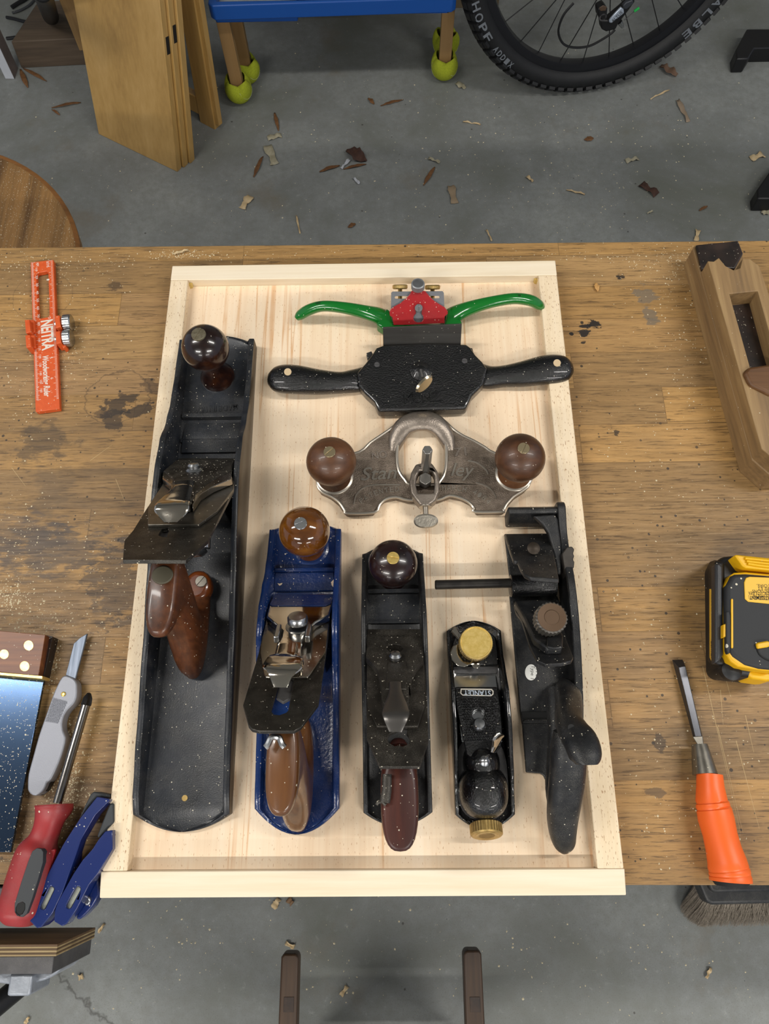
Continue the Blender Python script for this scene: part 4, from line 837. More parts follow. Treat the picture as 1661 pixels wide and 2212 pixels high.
# ================================================================ tools lying on the bench
# ---- orange marking ruler
t = thing('marking_ruler', 'orange aluminium woodworking ruler with slot and white print, lying at upper left of bench', 'ruler', (-328, 225, 0))
Zu = lambda pts: zp(0, 530, 4.706, pts)
prism_px(G, Zu([(310, 172), (540, 145), (545, 155), (606, 1660), (368, 1692), (360, 1685)]), .2, 5.5, 'ruler_body', orange_al, t, .5, holes=[Zu([(368, 300), (380, 280), (475, 262), (490, 275), (503, 710), (490, 728), (410, 742), (390, 735)])])
for pl in ([(250, 757), (300, 752), (312, 880), (262, 892)], [(255, 912), (305, 907), (318, 1030), (265, 1037)]):
    prism_px(G, Zu(pl), 1, 14, 'sliding_stop', orange_al, t, .6); 
for pl in ([(553, 715), (607, 710), (618, 828), (565, 838)], [(560, 875), (612, 868), (622, 990), (570, 1000)]):
    prism_px(G, Zu(pl), 1, 14, 'sliding_stop', orange_al, t, .6)
for pl in ([(300, 752), (350, 760), (355, 880), (312, 888)], [(305, 907), (355, 912), (360, 1035), (318, 1040)]):
    prism_px(G, Zu(pl), .5, 9, 'stop_shoulder', orange_al, t, .6)
for pl in ([(607, 710), (650, 765), (655, 850), (618, 828)], [(612, 868), (655, 915), (668, 1025), (640, 1045), (622, 990)]):
    prism_px(G, Zu(pl), .5, 9, 'stop_shoulder', orange_al, t, .6)
for cy_, cy2 in ((793, 785), (948, 940)):
    a_, e_ = W(*Zu([(640, cy_)])[0], 9), W(*Zu([(735, cy2)])[0], 9)
    f = up(a_, e_ - a_); b = B(); b.knurl(f, 8.5, 1, (e_ - a_).length, 30, .04); b.out('thumbscrew', steel_b, t)
    b = B(); b.lathe([(2.2, -8), (2.2, 2)], f, 12); b.out('thumbscrew_shank', steel_b, t)
text('NEITRA', G, Zu([(418, 770)])[0], Zu([(432, 1072)])[0], 12, white_ink, t, .1, 5.5, bold=.03)
text('Woodworking Ruler', G, Zu([(432, 1130)])[0], Zu([(450, 1545)])[0], 6, white_ink, t, .1, 5.5, shear=.3, bold=.02)
A0, A1 = Vector(G.hit(*Zu([(314, 180)])[0], 5.5)), Vector(G.hit(*Zu([(366, 1575)])[0], 5.5)); Bq0, Bq1 = Vector(G.hit(*Zu([(538, 152)])[0], 5.5)), Vector(G.hit(*Zu([(600, 1555)])[0], 5.5))
b = B()
for p0, p1, n_, sgn in ((A0, A1, 170, 1), (Bq0, Bq1, 112, -1)):
    d = (p1 - p0); nn = Vector((-d.y, d.x)).normalized() * sgn; u = d.normalized() * .16
    for k in range(n_ + 1):
        L = 4.2 if k % 10 == 0 else (3.2 if k % 5 == 0 else 2.1)
        q = p0 + d * k / n_ + nn * .4; e = q + nn * L
        b.quad((q.x - u.x, q.y - u.y, 5.56), (e.x - u.x, e.y - u.y, 5.56), (e.x + u.x, e.y + u.y, 5.56), (q.x + u.x, q.y + u.y, 5.56))
b.out('graduation_marks', white_ink, t, flat=True)
for k in range(1, 17):
    q = A0 + (A1 - A0) * (k * 10 / 170); d = (A1 - A0).normalized(); nn = Vector((-d.y, d.x)); q = q + nn * 4.6
    text(str(k * 10), G, (q.x - d.x * 2.2, q.y - d.y * 2.2), (q.x + d.x * 2.2, q.y + d.y * 2.2), 2.2, white_ink, t, .08, 5.5, px=False, name='scale_number')
for k in range(1, 7):
    q = Bq0 + (Bq1 - Bq0) * (k / 7 + .0); d = (Bq1 - Bq0).normalized(); nn = Vector((-d.y, d.x)) * -1; q = q + nn * 7.4
    text(str(k), G, (q.x - d.x * .9, q.y - d.y * .9), (q.x + d.x * .9, q.y + d.y * .9), 2.8, white_ink, t, .08, 5.5, px=False, name='scale_number')
text('MM', G, Zu([(365, 180)])[0], Zu([(368, 215)])[0], 3, white_ink, t, .08, 5.5); text('16THS', G, Zu([(470, 165)])[0], Zu([(474, 225)])[0], 3, white_ink, t, .08, 5.5)

# ---- try square
t = thing('try_square', 'try square with blued steel blade and rosewood stock studded with brass discs, at left edge', 'try square', (-310, -150, 0))
Zs = lambda pts: zp(0, 1340, 4.81, pts)
prism_px(G, Zs([(-260, 75), (0, 108), (472, 150), (400, 575), (0, 538), (-260, 510)]), 4, 20, 'stock', rose_sq, t, .4)
prism_px(G, Zs([(474, 152), (548, 168), (455, 590), (402, 576)]), .5, 12, 'stock_end', grime, t, .3)
prism_px(G, Zs([(-260, 512), (0, 540), (442, 578), (438, 608), (0, 568), (-260, 540)]), 6, 20.3, 'brass_strip', brass, t, .2)
b = B(); pq = [W(*p, 9) for p in Zs([(-260, 545), (0, 570), (438, 606), (458, 612)])] + [W(23, 1841, 9), W(-120, 1838, 9)]
b.prism([(p.x, p.y) for p in pq], 6, 9); b.out('blade', saw_mat, t, .2)
for cx_, cy_, rr in ((297, 261, 49), (42, 352, 47), (255, 477, 49)):
    prism_px(G, ell(*Zs([(cx_, cy_)])[0], rr / 4.81, rr / 4.81 * 1.04, 28), 20, 20.25, 'brass_disc', brass, t, 0)

# ---- folding knife with silver handle
t = thing('marking_knife', 'silver handled marking knife with bare pointed blade beside the try square', 'knife', (-255, -150, 0))
hd = [(690, 572), (760, 600), (792, 640), (800, 690), (795, 800), (760, 870), (700, 930), (660, 1000), (645, 1080), (655, 1150), (680, 1220), (660, 1330), (610, 1480), (530, 1650), (490, 1680), (475, 1720), (440, 1780), (370, 1822), (320, 1808), (290, 1770), (285, 1720), (292, 1600), (340, 1420), (400, 1200), (470, 1000), (540, 800), (590, 680), (640, 590)]
prism_px(G, Zs(hd), 1, 12, 'handle', alu, t, 1.6, seg=4, sm=2)
prism_px(G, Zs([(906, 135), (890, 200), (782, 612), (760, 600), (680, 570), (765, 240), (830, 180)]), 4, 6.5, 'blade', M('ground steel blade', '8a93a2', .45, metal=.6, c2='5a6472', vs=300, stretch=(1, .05, 1)), t, .5)
c_ = W(*Zs([(660, 767)])[0], 12); b = B(); b.lathe([(2, 0), (2, 1), (1.2, 1.3), (1, .8), (.1, .8)], Fr((c_.x, c_.y, 11.6)), 18); b.out('rivet', brass, t)
b = B()
for i in range(13):
    for j in range(17):
        u, v_ = (i + .5 * (j % 2)) / 13, j / 17
        q0 = Vector((555, 812)) * (1 - v_) + Vector((470, 1060)) * v_; q1 = Vector((702, 850)) * (1 - v_) + Vector((600, 1080)) * v_
        q = q0.lerp(q1, u); w_ = W(*Zs([(q.x, q.y)])[0], 12); b.lathe([(.75, -.1), (.4, .5), (.05, .55)], Fr((w_.x, w_.y, 12)), 5)
b.out('grip_dimples', alu, t)
prism_px(G, Zs([(792, 650), (806, 690), (800, 800), (770, 880), (705, 945), (672, 1010), (660, 1085), (670, 1150), (690, 1225), (672, 1330), (625, 1480), (545, 1650), (520, 1700), (480, 1770), (420, 1815), (380, 1815), (480, 1700), (640, 1330), (660, 1220), (640, 1080), (700, 930)]), .5, 7, 'liner', blk_pl, t, .5)

# ---- phillips screwdriver
t = thing('screwdriver', 'red and black handled Phillips screwdriver lying beside the silver knife', 'screwdriver', (-245, -230, 0))
P0, P1 = W(192, 1498, 12), W(124, 1735, 15)
Zd = lambda pts: zp(0, 1680, 4.157, pts)
b = B(); tip = W(193, 1496, 12); k1 = W(*Zs([(892, 885)])[0], 12); f = up(k1, tip - k1); L_ = (tip - k1).length
b.lathe([(4, 0), (4.2, L_ * .15), (3.6, L_ * .6), (1.6, L_ * .95), (.3, L_)], f, 16, lambda i: 1 if i % 4 < 2 else .72); b.out('tip', M('black oxide tip', '1c1b1a', .4, metal=.6), t)
b = B(); b.tube([k1, P1], 3.6, 20); b.out('shank', M('chrome shank', '8e8b88', .2, metal=1, c2='74716e', vs=40), t)
hw = [((532, 232), 24, 14.5), ((520, 265), 17, 15), ((505, 330), 15, 12.5), ((470, 450), 15, 11), ((425, 540), 15, 11.5), ((365, 660), 17, 15.5), ((300, 860), 18, 17), ((245, 1050), 18, 17.5), ((205, 1190), 17, 17), ((180, 1290), 16, 13)]
hp = [((488, 240), 14.0), ((482, 275), 14.4), ((450, 370), 11.5), ((420, 470), 10.6), ((385, 560), 11.5), ((345, 660), 16), ((290, 860), 18), ((235, 1050), 18), ((195, 1200), 17), ((178, 1290), 12.5), ((172, 1318), 10)]
pts = smooth([W(*Zd([p])[0], 17) for p, r_ in hp], 4); rad = [v[0] for v in smooth([Vector((r_, 0, 0)) for p, r_ in hp], 4)]
b = B(); b.tube(pts, [(r_ * .93, min(r_, 16.5)) for r_ in rad], 28, p=2.6); b.out('handle', red_pl, t, ang=60)
prism_px(G, Zd([(330, 632), (372, 640), (388, 668), (385, 760), (345, 900), (290, 1080), (240, 1220), (200, 1252), (150, 1240), (130, 1200), (132, 1130), (190, 940), (250, 760), (290, 660)]), 26, 34.2, 'soft_grip', grey_pl, t, 1.2, seg=3, holes=[Zd([(140, 1170), (160, 1130), (200, 1112), (225, 1130), (225, 1180), (200, 1225), (165, 1235), (140, 1210)])])
prism_px(G, Zd([(142, 1170), (160, 1132), (200, 1114), (223, 1132), (223, 1180), (198, 1222), (165, 1232), (142, 1208)]), 26, 33.6, 'hanging_hole', dark, t, 0)
b = B()
for (p0, p1, p2, p3, ni, nj) in (((250, 620), (285, 625), (180, 830), (150, 820), 4, 20), ((110, 920), (140, 905), (110, 1160), (80, 1150), 4, 20), ((430, 660), (495, 650), (455, 800), (400, 850), 7, 14)):
    for i in range(ni):
        for j in range(nj):
            u, v_ = (i + .5) / ni, (j + .5) / nj; q = (Vector(p0) * (1 - u) + Vector(p1) * u) * (1 - v_) + (Vector(p3) * (1 - u) + Vector(p2) * u) * v_
            w_ = W(*Zd([(q.x, q.y)])[0], 22); b.ball(w_, 1.5, n=6, m=4)
b.out('grip_nubs', M('deep red rubber nubs', '8c161c', .4), t)

# ---- two blue quick clamps
def clamp_arm(lbl, top, slot, z1, extra):
    t = thing('bar_clamp', lbl, 'clamp', tuple(W(*Zd([slot[0]])[0], 0)), 'blue clamps by the tray corner')
    prism_px(G, Zd(top), z1 - 12, z1, 'clamp_arm', blue_steel, t, 2.2, seg=3, holes=[Zd(slot)])
    prism_px(G, Zd(slot), z1 - 11, z1 - 3, 'slot_bar', M('zinc bar', 'a9aca0', .5, metal=.4, c2='8c8f86', vs=80), t, .3)
    for nm, pts, h0, h1, m_ in extra: prism_px(G, Zd(pts), h0, h1, nm, m_, t, 1.2)
    return t
def slot_px(x0, y0, x1, y1, r):
    d = Vector((x1 - x0, y1 - y0)).normalized(); n = Vector((-d.y, d.x)); o = []
    for s_, (cx_, cy_), a0 in ((1, (x0, y0), 1), (-1, (x1, y1), -1)):
        for k in range(7):
            a = math.pi * k / 6; v_ = (n * math.cos(a) - d * math.sin(a)) * r * s_; o.append((cx_ + v_.x, cy_ + v_.y))
    return o
clamp_arm('blue clamp arm nearer the screwdriver, slot showing bare metal', [(870, 170), (978, 190), (985, 205), (860, 330), (725, 560), (700, 640), (560, 1030), (470, 1220), (370, 1345), (330, 1352), (268, 1290), (262, 1220), (300, 1130), (430, 860), (560, 610), (590, 560), (720, 360), (790, 270)],
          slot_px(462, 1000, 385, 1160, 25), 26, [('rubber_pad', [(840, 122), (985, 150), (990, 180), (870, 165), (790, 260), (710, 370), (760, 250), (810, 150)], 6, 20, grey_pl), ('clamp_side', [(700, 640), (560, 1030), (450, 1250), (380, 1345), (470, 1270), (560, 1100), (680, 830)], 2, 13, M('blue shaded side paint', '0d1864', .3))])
clamp_arm('blue clamp arm touching the tray corner, bolt beside its slot', [(880, 560), (945, 480), (1010, 470), (1010, 640), (880, 860), (800, 960), (690, 1180), (600, 1310), (560, 1335), (485, 1290), (490, 1200), (520, 1110), (660, 860), (740, 740), (830, 640)],
          slot_px(700, 1000, 618, 1152, 25), 26, [('rubber_pad', [(985, 230), (870, 520), (880, 545), (950, 470), (1020, 400), (1020, 230)], 6, 22, grey_pl), ('clamp_side', [(870, 880), (885, 950), (890, 1050), (830, 1160), (760, 1235), (710, 1278), (680, 1265), (700, 1190), (800, 990)], 0, 12, blue_steel)])
t_ = bpy.data.objects['bar_clamp.001'] if 'bar_clamp.001' in bpy.data.objects else None
if t_: prism_px(G, Zd(ell(778, 1105, 32, 44, 18)), 11, 15, 'bolt_head', steel_b, t_, 1)

# ---- bench vise at the front left
t = thing('bench_vise', 'front vise with steel jaws faced in worn plywood at bottom left', 'vise', (-300, -330, -60))
Zv = lambda pts: zp(0, 1880, 6.3885, pts)
b = B(); b.box(-620, -262, -300.5, -286.5, -100, -.5); b.out('fixed_jaw', steel_grey, t, .8)
for k, (y0_, y1_, m_) in enumerate(((-303, -300.6, ply_edge_l), (-304.5, -303, ply_edge_d), (-307, -304.5, ply_edge_l), (-309.5, -307, ply_edge_l))):
    b = B(); b.box(-620, -262, y0_, y1_, -98, -.8); b.out('plywood_jaw_liner', m_, t, .2)
b = B(); jx = W(*Zv([(790, 1060)])[0], -1).x; y_ = W(60, 2040, -1).y
ys = [W(60, py_, -1).y for py_ in (2040, 2045, 2049, 2053, 2058, 2062, 2066)]
for k in range(6):
    b = B(); b.box(-620, jx - (0 if k else 0), ys[k + 1], ys[k], -78, -1)
    b.out('plywood_jaw_liner', ply_face if k == 0 else (ply_edge_l if k % 2 else ply_edge_d), t, .25)
b = B(); b.box(-620, jx - 2, ys[6] - 12, ys[6], -78, -2); b.out('moving_jaw', steel_grey, t, .8)
yj = ys[6] - 12
b = B(); b.prism(ell(W(50, 2100, -30).x, yj + 2, 33, 13, 28), -60, -22); b.out('jaw_casting', cast_grey, t, 1.5)
b = B(); b.box(W(45, 2110, -30).x - 2, W(45, 2110, -30).x + 16, yj - 17, yj - 2, -50, -14); b.out('jaw_boss', cast_grey, t, 2)
b = B(); q0, q1 = W(-60, 2215, -60), W(110, 2075, -110); b.tube([q0, q1], 9, 16); b.out('vise_handle', blk_tube, t)
b = B(); b.prism([(-290, -150), (-96, -150), (-96, -120), (-160, -45), (-290, -45)], -305, -288, Fr((0, 0, 0), (1, 0, 0), (0, 0, 1))) if 0 else b.box(-262, -150, -296, -287, -60, -43); b.out('jaw_bracket', M('olive painted bracket', '3b3e35', .5), t, 1)

# ---- old wooden plane
t = thing('wooden_plane', 'old pale wooden coffin plane with dark open throat at right edge', 'wooden plane', (370, 180, 0))
FW_ = Fr((337, 303, 0), (17, -243, 0), (243, 17, 0)); FW_.ez = Vector((0, 0, 1)); 
Zw = lambda pts: zp(1350, 500, 3.949, pts)
def wp(pts, h): return [FW_.hit(*p, h) for p in Zw(pts)]
lw = FW_
def wprism(pts, z0, z1, nm, m, bv=1.5, holes=(), seg=3):
    b = B(); b.prism(pts, z0, z1, lw, holes); return b.out(nm, m, t, bv, seg)
Wd = 62
wprism([(0, 4), (4, 0), (243, 0), (262, 14), (262, 50), (2, 48)], 0, 27, 'body', oldwood, 1)
tb = [(36, .3), (37, 6), (33, 12), (43, 16), (49, 23), (47, 30), (36, 35), (37, 42), (46, 49), (255, 50), (256, 11), (241, .3)]
wprism(tb, 26.5, 46, 'top_block', oldwood, 2.2, [[(76, 12), (75, 40), (131, 38.5), (165, 38.5), (165, 11)]], 3)
wprism([(77, 12.5), (76, 39.5), (131, 38), (164, 38), (164, 11.5)], 26.8, 27.6, 'throat', grime, 0)  # dark plate on the hole bottom paints the shade inside the throat
wprism([(3, 2), (1.5, 46), (18, 47), (36, 34), (32, 13), (34, .8)], 26.8, 31, 'worn_front', grime, 1.5)
wprism([(160, 7), (165, 2), (178, 4), (190, 20), (190, 46), (168, 44), (158, 30)], 30, 50, 'wedge', Wood('brown worn wedge', ['3c2512', '5d3d1f', '73512e'], 'x', 200, 20, .5), 3)

# ---- cordless tool (upside-down, right edge)
t = thing('cordless_tool', 'black and yellow cordless power tool cut off by the right edge', 'power tool', (330, -90, 0))
Zt2 = lambda pts: zp(1400, 1160, 6.145, pts)
bo = G.hits(Zt2([(815, 330), (880, 305), (1010, 320), (1010, 1735), (900, 1742), (800, 1715), (765, 1640), (762, 500), (778, 400)]), 2); tp_ = G.hits(Zt2([(872, 345), (900, 318), (1010, 330), (1015, 1700), (960, 1700), (900, 1700), (878, 1640), (876, 500), (872, 400)]), 38)
b = B(); md_ = [((p[0] * .8 + q_[0] * .2), (p[1] * .8 + q_[1] * .2)) for p, q_ in zip(bo, tp_)]
b.loft([[Vector((p[0], p[1], 2)) for p in bo], [Vector((p[0], p[1], 9)) for p in md_], [Vector((p[0], p[1], 38)) for p in tp_]]); b.out('battery_pack', blk_pl, t, 3, 4)
mid = lambda i: Vector((*md_[i], 9))
tpv = lambda i: Vector((*tp_[i], 38))
FLB = Fr(mid(7), mid(6) - mid(7), tpv(7) - mid(7))
if FLB.ez.x > 0: FLB = Fr(mid(6), mid(7) - mid(6), tpv(7) - mid(7))
prism_px(G, Zt2([(890, 340), (960, 345), (1000, 400), (1005, 1560), (960, 1640), (890, 1680)]), 34, 44, 'battery_ridge', M('satin black ridge', '2b2c2f', .4, bump=(1500, .4, .0004)), t, 3, seg=3)
prism_px(FLB, Zt2([(812, 690), (850, 672), (862, 680), (858, 1600), (838, 1645), (815, 1600)]), 0, .5, 'battery_label', blk_pl, t, 0)
prism_px(FLB, Zt2([(812, 690), (830, 690), (832, 1350), (860, 1350), (858, 1600), (838, 1645), (815, 1600)]), .4, .8, 'yellow_stripe', yellow_lb, t, 0)
text('20V MAX', FLB, Zt2([(838, 705)])[0], Zt2([(838, 975)])[0], 4, yellow_lb, t, .1, .7, bold=.02)
text('LITHIUM ION', FLB, Zt2([(838, 990)])[0], Zt2([(838, 1345)])[0], 3.6, white_ink, t, .1, .7)
text('DEWALT', FLB, Zt2([(834, 1385)])[0], Zt2([(834, 1620)])[0], 4, dark, t, .1, .9, bold=.03)
prism_px(G, Zt2([(930, 290), (1020, 245), (1145, 235), (1700, 290), (1700, 1890), (1080, 1830), (985, 1800), (960, 1700)]), 2, 36, 'tool_body', blk_pl, t, 5, seg=4)
prism_px(G, Zt2([(1145, 236), (1180, 233), (1700, 285), (1700, 450), (1300, 410), (1255, 385), (1225, 345)]), 34, 50, 'yellow_grip', yellow_pl, t, 2.5, seg=3)
for dy_ in (0, 50, 95):
    pa = [W(*p, 51) for p in Zt2([(1285 + dy_ * .4, 282 + dy_ * .75), (1480, 302 + dy_ * .8), (1700, 325 + dy_ * .8)])]; b = B(); b.tube(pa, 1.3, 8); b.out('grip_rib', yellow_pl, t)
cov = [(1028, 640), (1100, 500), (1150, 468), (1300, 460), (1700, 495), (1700, 1790), (1480, 1765), (1200, 1720), (1100, 1650), (1040, 1560), (1025, 1450), (1022, 1000)]
prism_px(G, Zt2(cov), 34, 47, 'yellow_shell', yellow_pl, t, 2, seg=3)
cov2 = [(1035, 650), (1106, 512), (1155, 486), (1300, 480), (1700, 512), (1700, 1770), (1480, 1748), (1290, 1700), (1130, 1590), (1065, 1500), (1040, 1380), (1034, 1000)]
prism_px(G, Zt2(cov2), 40, 49, 'soft_cover', blk_rub, t, 3.5, seg=4)
prism_px(G, Zt2([(1102, 830), (1115, 812), (1130, 830), (1132, 1465), (1118, 1480), (1102, 1465)]), 48.8, 50, 'yellow_line', yellow_pl, t, .4)
prism_px(G, Zt2([(1000, 1160), (1035, 1148), (1040, 1160), (1035, 1325), (1000, 1332)]), 40, 49.6, 'yellow_button', yellow_pl, t, .8)
prism_px(G, Zt2([(1035, 990), (1080, 985), (1098, 1050), (1098, 1450), (1085, 1545), (1060, 1550), (1040, 1500)]), 46, 51, 'latch_ridge', blk_rub, t, 2.5, seg=3)
prism_px(G, Zt2([(1275, 600), (1300, 540), (1350, 525), (1700, 540), (1700, 895), (1330, 858), (1285, 820)]), 48.8, 49.9, 'warning_label', yellow_lb, t, .8)
for i, (s_, y_, x0_) in enumerate((('RESPIRATOIRE.', 640, 1435), ('OCULAIRE ET', 680, 1450), ('DES PROTECTIONS', 712, 1380), ('LIRE LE GUIDE, UTILISER', 738, 1325), ('A TITRE PREVENTIF,', 768, 1370))):
    text(s_, G, Zt2([(1840, y_ - 12)])[0], Zt2([(x0_, y_ - 12)])[0], 2.6, dark, t, .05, 49.9)
text('AVERTISSEMENT:', G, Zt2([(1700, 792)])[0], Zt2([(1330, 780)])[0], 3.2, dark, t, .05, 49.9, bold=.03)
prism_px(G, Zt2([(1440, 1420), (1450, 1400), (1590, 1375), (1640, 1400), (1640, 1440), (1590, 1460), (1455, 1482)]), 48.8, 52, 'yellow_lever', yellow_pl, t, 1.2)
b = B(); b.tube(smooth([W(*p, 49.3) for p in Zt2([(1445, 1480), (1480, 1560), (1560, 1620), (1640, 1650)])], 5), .7, 6); b.out('dial_groove', dark, t)
prism_px(G, Zt2([(1290, 1740), (1480, 1765), (1700, 1790), (1700, 1900), (1580, 1905), (1400, 1880), (1340, 1850)]), 10, 36, 'yellow_hook', yellow_pl, t, 3, seg=3)
b = B(); cc_ = W(*Zt2([(1140, 1760)])[0], 40); b.lathe([(8, 0), (8, 6), (5, 8), (.1, 8.5)], Fr((cc_.x, cc_.y, 30)), 24); b.out('screw_boss', blk_pl, t)

# ---- orange handled chisel
t = thing('chisel', 'woodworking chisel with bright orange plastic handle lying below the cordless tool', 'chisel', (275, -210, 0))
Zh = lambda pts: zp(1400, 1400, 3.3525, pts)
hp = [((445, 912), 25.5), ((450, 1000), 27), ((460, 1108), 31), ((463, 1118), 30), ((466, 1125), 32.5), ((470, 1150), 33), ((473, 1160), 31.5), ((477, 1170), 34), ((492, 1240), 35), ((520, 1350), 33), ((545, 1450), 34), ((570, 1540), 37), ((580, 1590), 38.5), ((583, 1602), 37.5), ((587, 1615), 39), ((591, 1635), 39), ((593, 1645), 38), ((596, 1660), 39.5), ((599, 1690), 39.5)]
pts = [W(*Zh([p])[0], 14.5) for p, r_ in hp]; s0 = 3.3525 * 2.62
b = B(); b.tube(pts, [r_ / s0 * 3.45 if 0 else r_ * .385 for p, r_ in hp], 36); b.out('handle', orange_pl, t, ang=28)
b = B(); b.tube([pts[-1], pts[-1] + (pts[-1] - pts[-2]).normalized() * 3], [13.5, 11.5], 30); b.out('strike_cap', dark, t)
a_, e_ = W(*Zh([(372, 700)])[0], 12), W(*Zh([(412, 915)])[0], 14)
b = B(); b.tube([a_, a_.lerp(e_, .5), e_], [6.2, 8, 9.6], 24); b.out('bolster', blade_satin, t)
F_ = Fr((0, 0, 0), (1, 0, 0), (0, 1, 0))
def chis(pts, z): return [W(*p, z) for p in Zh(pts)]
lo = chis([(172, 82), (215, 135), (322, 650), (360, 712), (400, 700), (392, 640), (268, 135), (245, 82)], 3)
b = B()
A = chis([(172, 84), (325, 645), (395, 640), (250, 82)], 2.5); C_ = chis([(222, 140), (345, 660), (388, 640), (270, 130)], 8.5)
b.loft([[A[0], A[1], A[2], A[3]], [C_[0], C_[1], C_[2], C_[3]]]); b.out('blade', M('dark ground steel', '45464a', .3, metal=.85, c2='5a5b60', vs=60, stretch=(1, .2, 1), dust=.01), t, .3)
b = B(); N0 = chis([(322, 640), (395, 635), (402, 700), (362, 712)], 9); N1 = chis([(325, 645), (395, 640), (400, 700), (360, 705)], 3); b.loft([N1, N0]); b.out('blade_neck', blade_satin, t, .5)

# ================================================================ on and around the floor
# ---- stool
t = thing('stool', 'round oak stool dusted with sawdust behind the bench at left', 'stool', (-640, 560, FLOOR))
zs = -230; pts_ = [W(a, c, zs).to_2d() for a, c in ((0, 335), (90, 385), (140, 440), (165, 500))]
def circ3(a, b_, c):
    ax, ay, bx, by_, cx, cy = *a, *b_, *c; d = 2 * (ax * (by_ - cy) + bx * (cy - ay) + cx * (ay - by_))
    ux = ((ax * ax + ay * ay) * (by_ - cy) + (bx * bx + by_ * by_) * (cy - ay) + (cx * cx + cy * cy) * (ay - by_)) / d
    uy = ((ax * ax + ay * ay) * (cx - bx) + (bx * bx + by_ * by_) * (ax - cx) + (cx * cx + cy * cy) * (bx - ax)) / d
    return Vector((ux, uy)), math.hypot(ax - ux, ay - uy)
cs, rs = circ3(pts_[0], pts_[1], pts_[3]); print('STOOL', cs, rs)
b = B(); b.lathe([(rs - 8, zs - 34), (rs - 2, zs - 26), (rs - 4, zs - 6), (rs, zs - 4), (rs, zs - 1.5), (rs - 2, zs), (.1, zs)], Fr((cs.x, cs.y, 0)), 72); b.out('seat', oak_stool, t)
b = B(); b.lathe([(rs - 3, zs - 6), (rs + 1.2, zs - 5), (rs + 1.2, zs - 1), (rs - 3, zs + .6), (rs - 5, zs + .6)], Fr((cs.x, cs.y, 0)), 72, None, True); b.out('seat_edge', stool_rim, t)
for k, an in enumerate((8, 128, 248)):
    an = R(an); d = Vector((math.cos(an), math.sin(an), 0)); c_ = Vector((cs.x, cs.y, 0))
    b = B(); b.tube([c_ + d * (rs * .62) + Vector((0, 0, zs - 30)), c_ + d * (rs * 1.18) + Vector((0, 0, FLOOR + .3))], [19, 16], 16); b.out('leg', stool_rim, t)

# ---- dark trestle in front of the bench
t = thing('wooden_trestle', 'dark stained wooden frame with two parallel rails and through tenons, in front of the bench', 'trestle', (8, -520, FLOOR))
z0_ = -290
for px0, px1, py0, px2, px3 in ((607, 645, 2060, 601, 648), (1001, 1040, 2053, 999, 1047)):
    q = G.hits([(px0 + 6, py0), (px1 - 6, py0), (px1, py0 + 8), (px3, 2260), (px2, 2260), (px0, py0 + 8)], z0_)
    q2 = [q[0], q[1], q[2], (q[2][0] + .5, q[2][1] - 260), (q[5][0] - 1.5, q[5][1] - 260), q[5]]
    b = B(); b.prism(q2, z0_ - 24, z0_); b.out('rail', dark_leg, t, 2.5, 3)
    cx_ = (q[2][0] + q[5][0]) / 2; ty = W(px0 + 20, 2170, z0_).y
    b = B(); b.box(cx_ - 5, cx_ + 6, ty - 7, ty + 7, z0_ - 1, z0_ + .5); b.out('tenon', Wood('dark tenon end', ['1c120c', '2c1d13', '3a281a'], 'z', 400, 60, .6, along=.6), t, .3)
    b = B(); b.box(cx_ - 14, cx_ + 14, ty - 170, ty - 140, FLOOR, z0_ - 24); b.out('leg', dark_leg, t, 2)
    b = B(); b.box(cx_ - 14, cx_ + 14, ty - 250, ty - 216, FLOOR, z0_ - 24); b.out('leg', dark_leg, t, 2)
b = B(); b.box(-105, 122, -600, -570, -655, -595); b.out('stretcher', dark_leg, t, 2)

# ---- broom
t = thing('broom', 'black broom head with grey bristles on the floor under the bench front', 'broom', (590, -370, FLOOR))
Zm = lambda pts: zp(1440, 1880, 7.516, pts)
prism_px(G, Zm([(470, 60), (540, 250), (600, 400), (640, 490), (690, 550), (760, 565), (1750, 540), (1750, -60), (500, -60)]), FLOOR + 46, FLOOR + 76, 'head_block', blk_head, t, 5, seg=3)
prism_px(G, Zm([(640, 120), (720, 330), (790, 368), (1750, 350), (1750, -40), (660, -40)]), FLOOR + 74, FLOOR + 84, 'handle_socket', blk_head, t, 4)
b = B(); b.tube([W(*Zm([(1500, -60)])[0], FLOOR + 90), W(1900, 1700, FLOOR + 500)], 12, 12); b.out('broom_handle', blk_tube, t)
bb = B(); rnd = random.Random(5)
rim = [Zm([p])[0] for p in ((490, 150), (540, 250), (600, 400), (640, 490), (690, 548), (760, 560), (1750, 540))]; tipl = [Zm([p])[0] for p in ((330, 440), (215, 600), (280, 740), (380, 840), (520, 900), (640, 915), (1740, 905))]
def along(L, u):
    u *= (len(L) - 1); i = min(int(u), len(L) - 2); f_ = u - i; return Vector(L[i]).lerp(Vector(L[i + 1]), f_)
for k in range(2600):
    u = rnd.random(); u = u * .62 if rnd.random() < .35 else .62 + (u * .38)
    u = min(u, .999); a = along(rim, u); c = along(tipl, min(u + rnd.uniform(-.02, .02), .999) if u > .02 else u)
    f_ = rnd.uniform(.9, 1.02); c = a.lerp(c, f_); ins = rnd.uniform(0, 14)
    p0 = W(a.x + ins * .6, a.y - ins, FLOOR + 46 - rnd.uniform(0, 14)); p1 = W(c.x + rnd.gauss(0, 1.2), c.y + rnd.gauss(0, 1.0), FLOOR + rnd.uniform(1, 16))
    m_ = p0.lerp(p1, .5) + Vector((0, 0, rnd.uniform(0, 6))); w_ = rnd.uniform(.35, .8)
    sd = (p1 - p0).cross(Vector((0, 0, 1))).normalized() * w_
    bb.b.faces.new([bb.v(p0 - sd), bb.v(p0 + sd), bb.v(p1)]) if k % 3 else bb.tube([p0, m_, p1], [w_ * .8, w_ * .8, .2], 4)
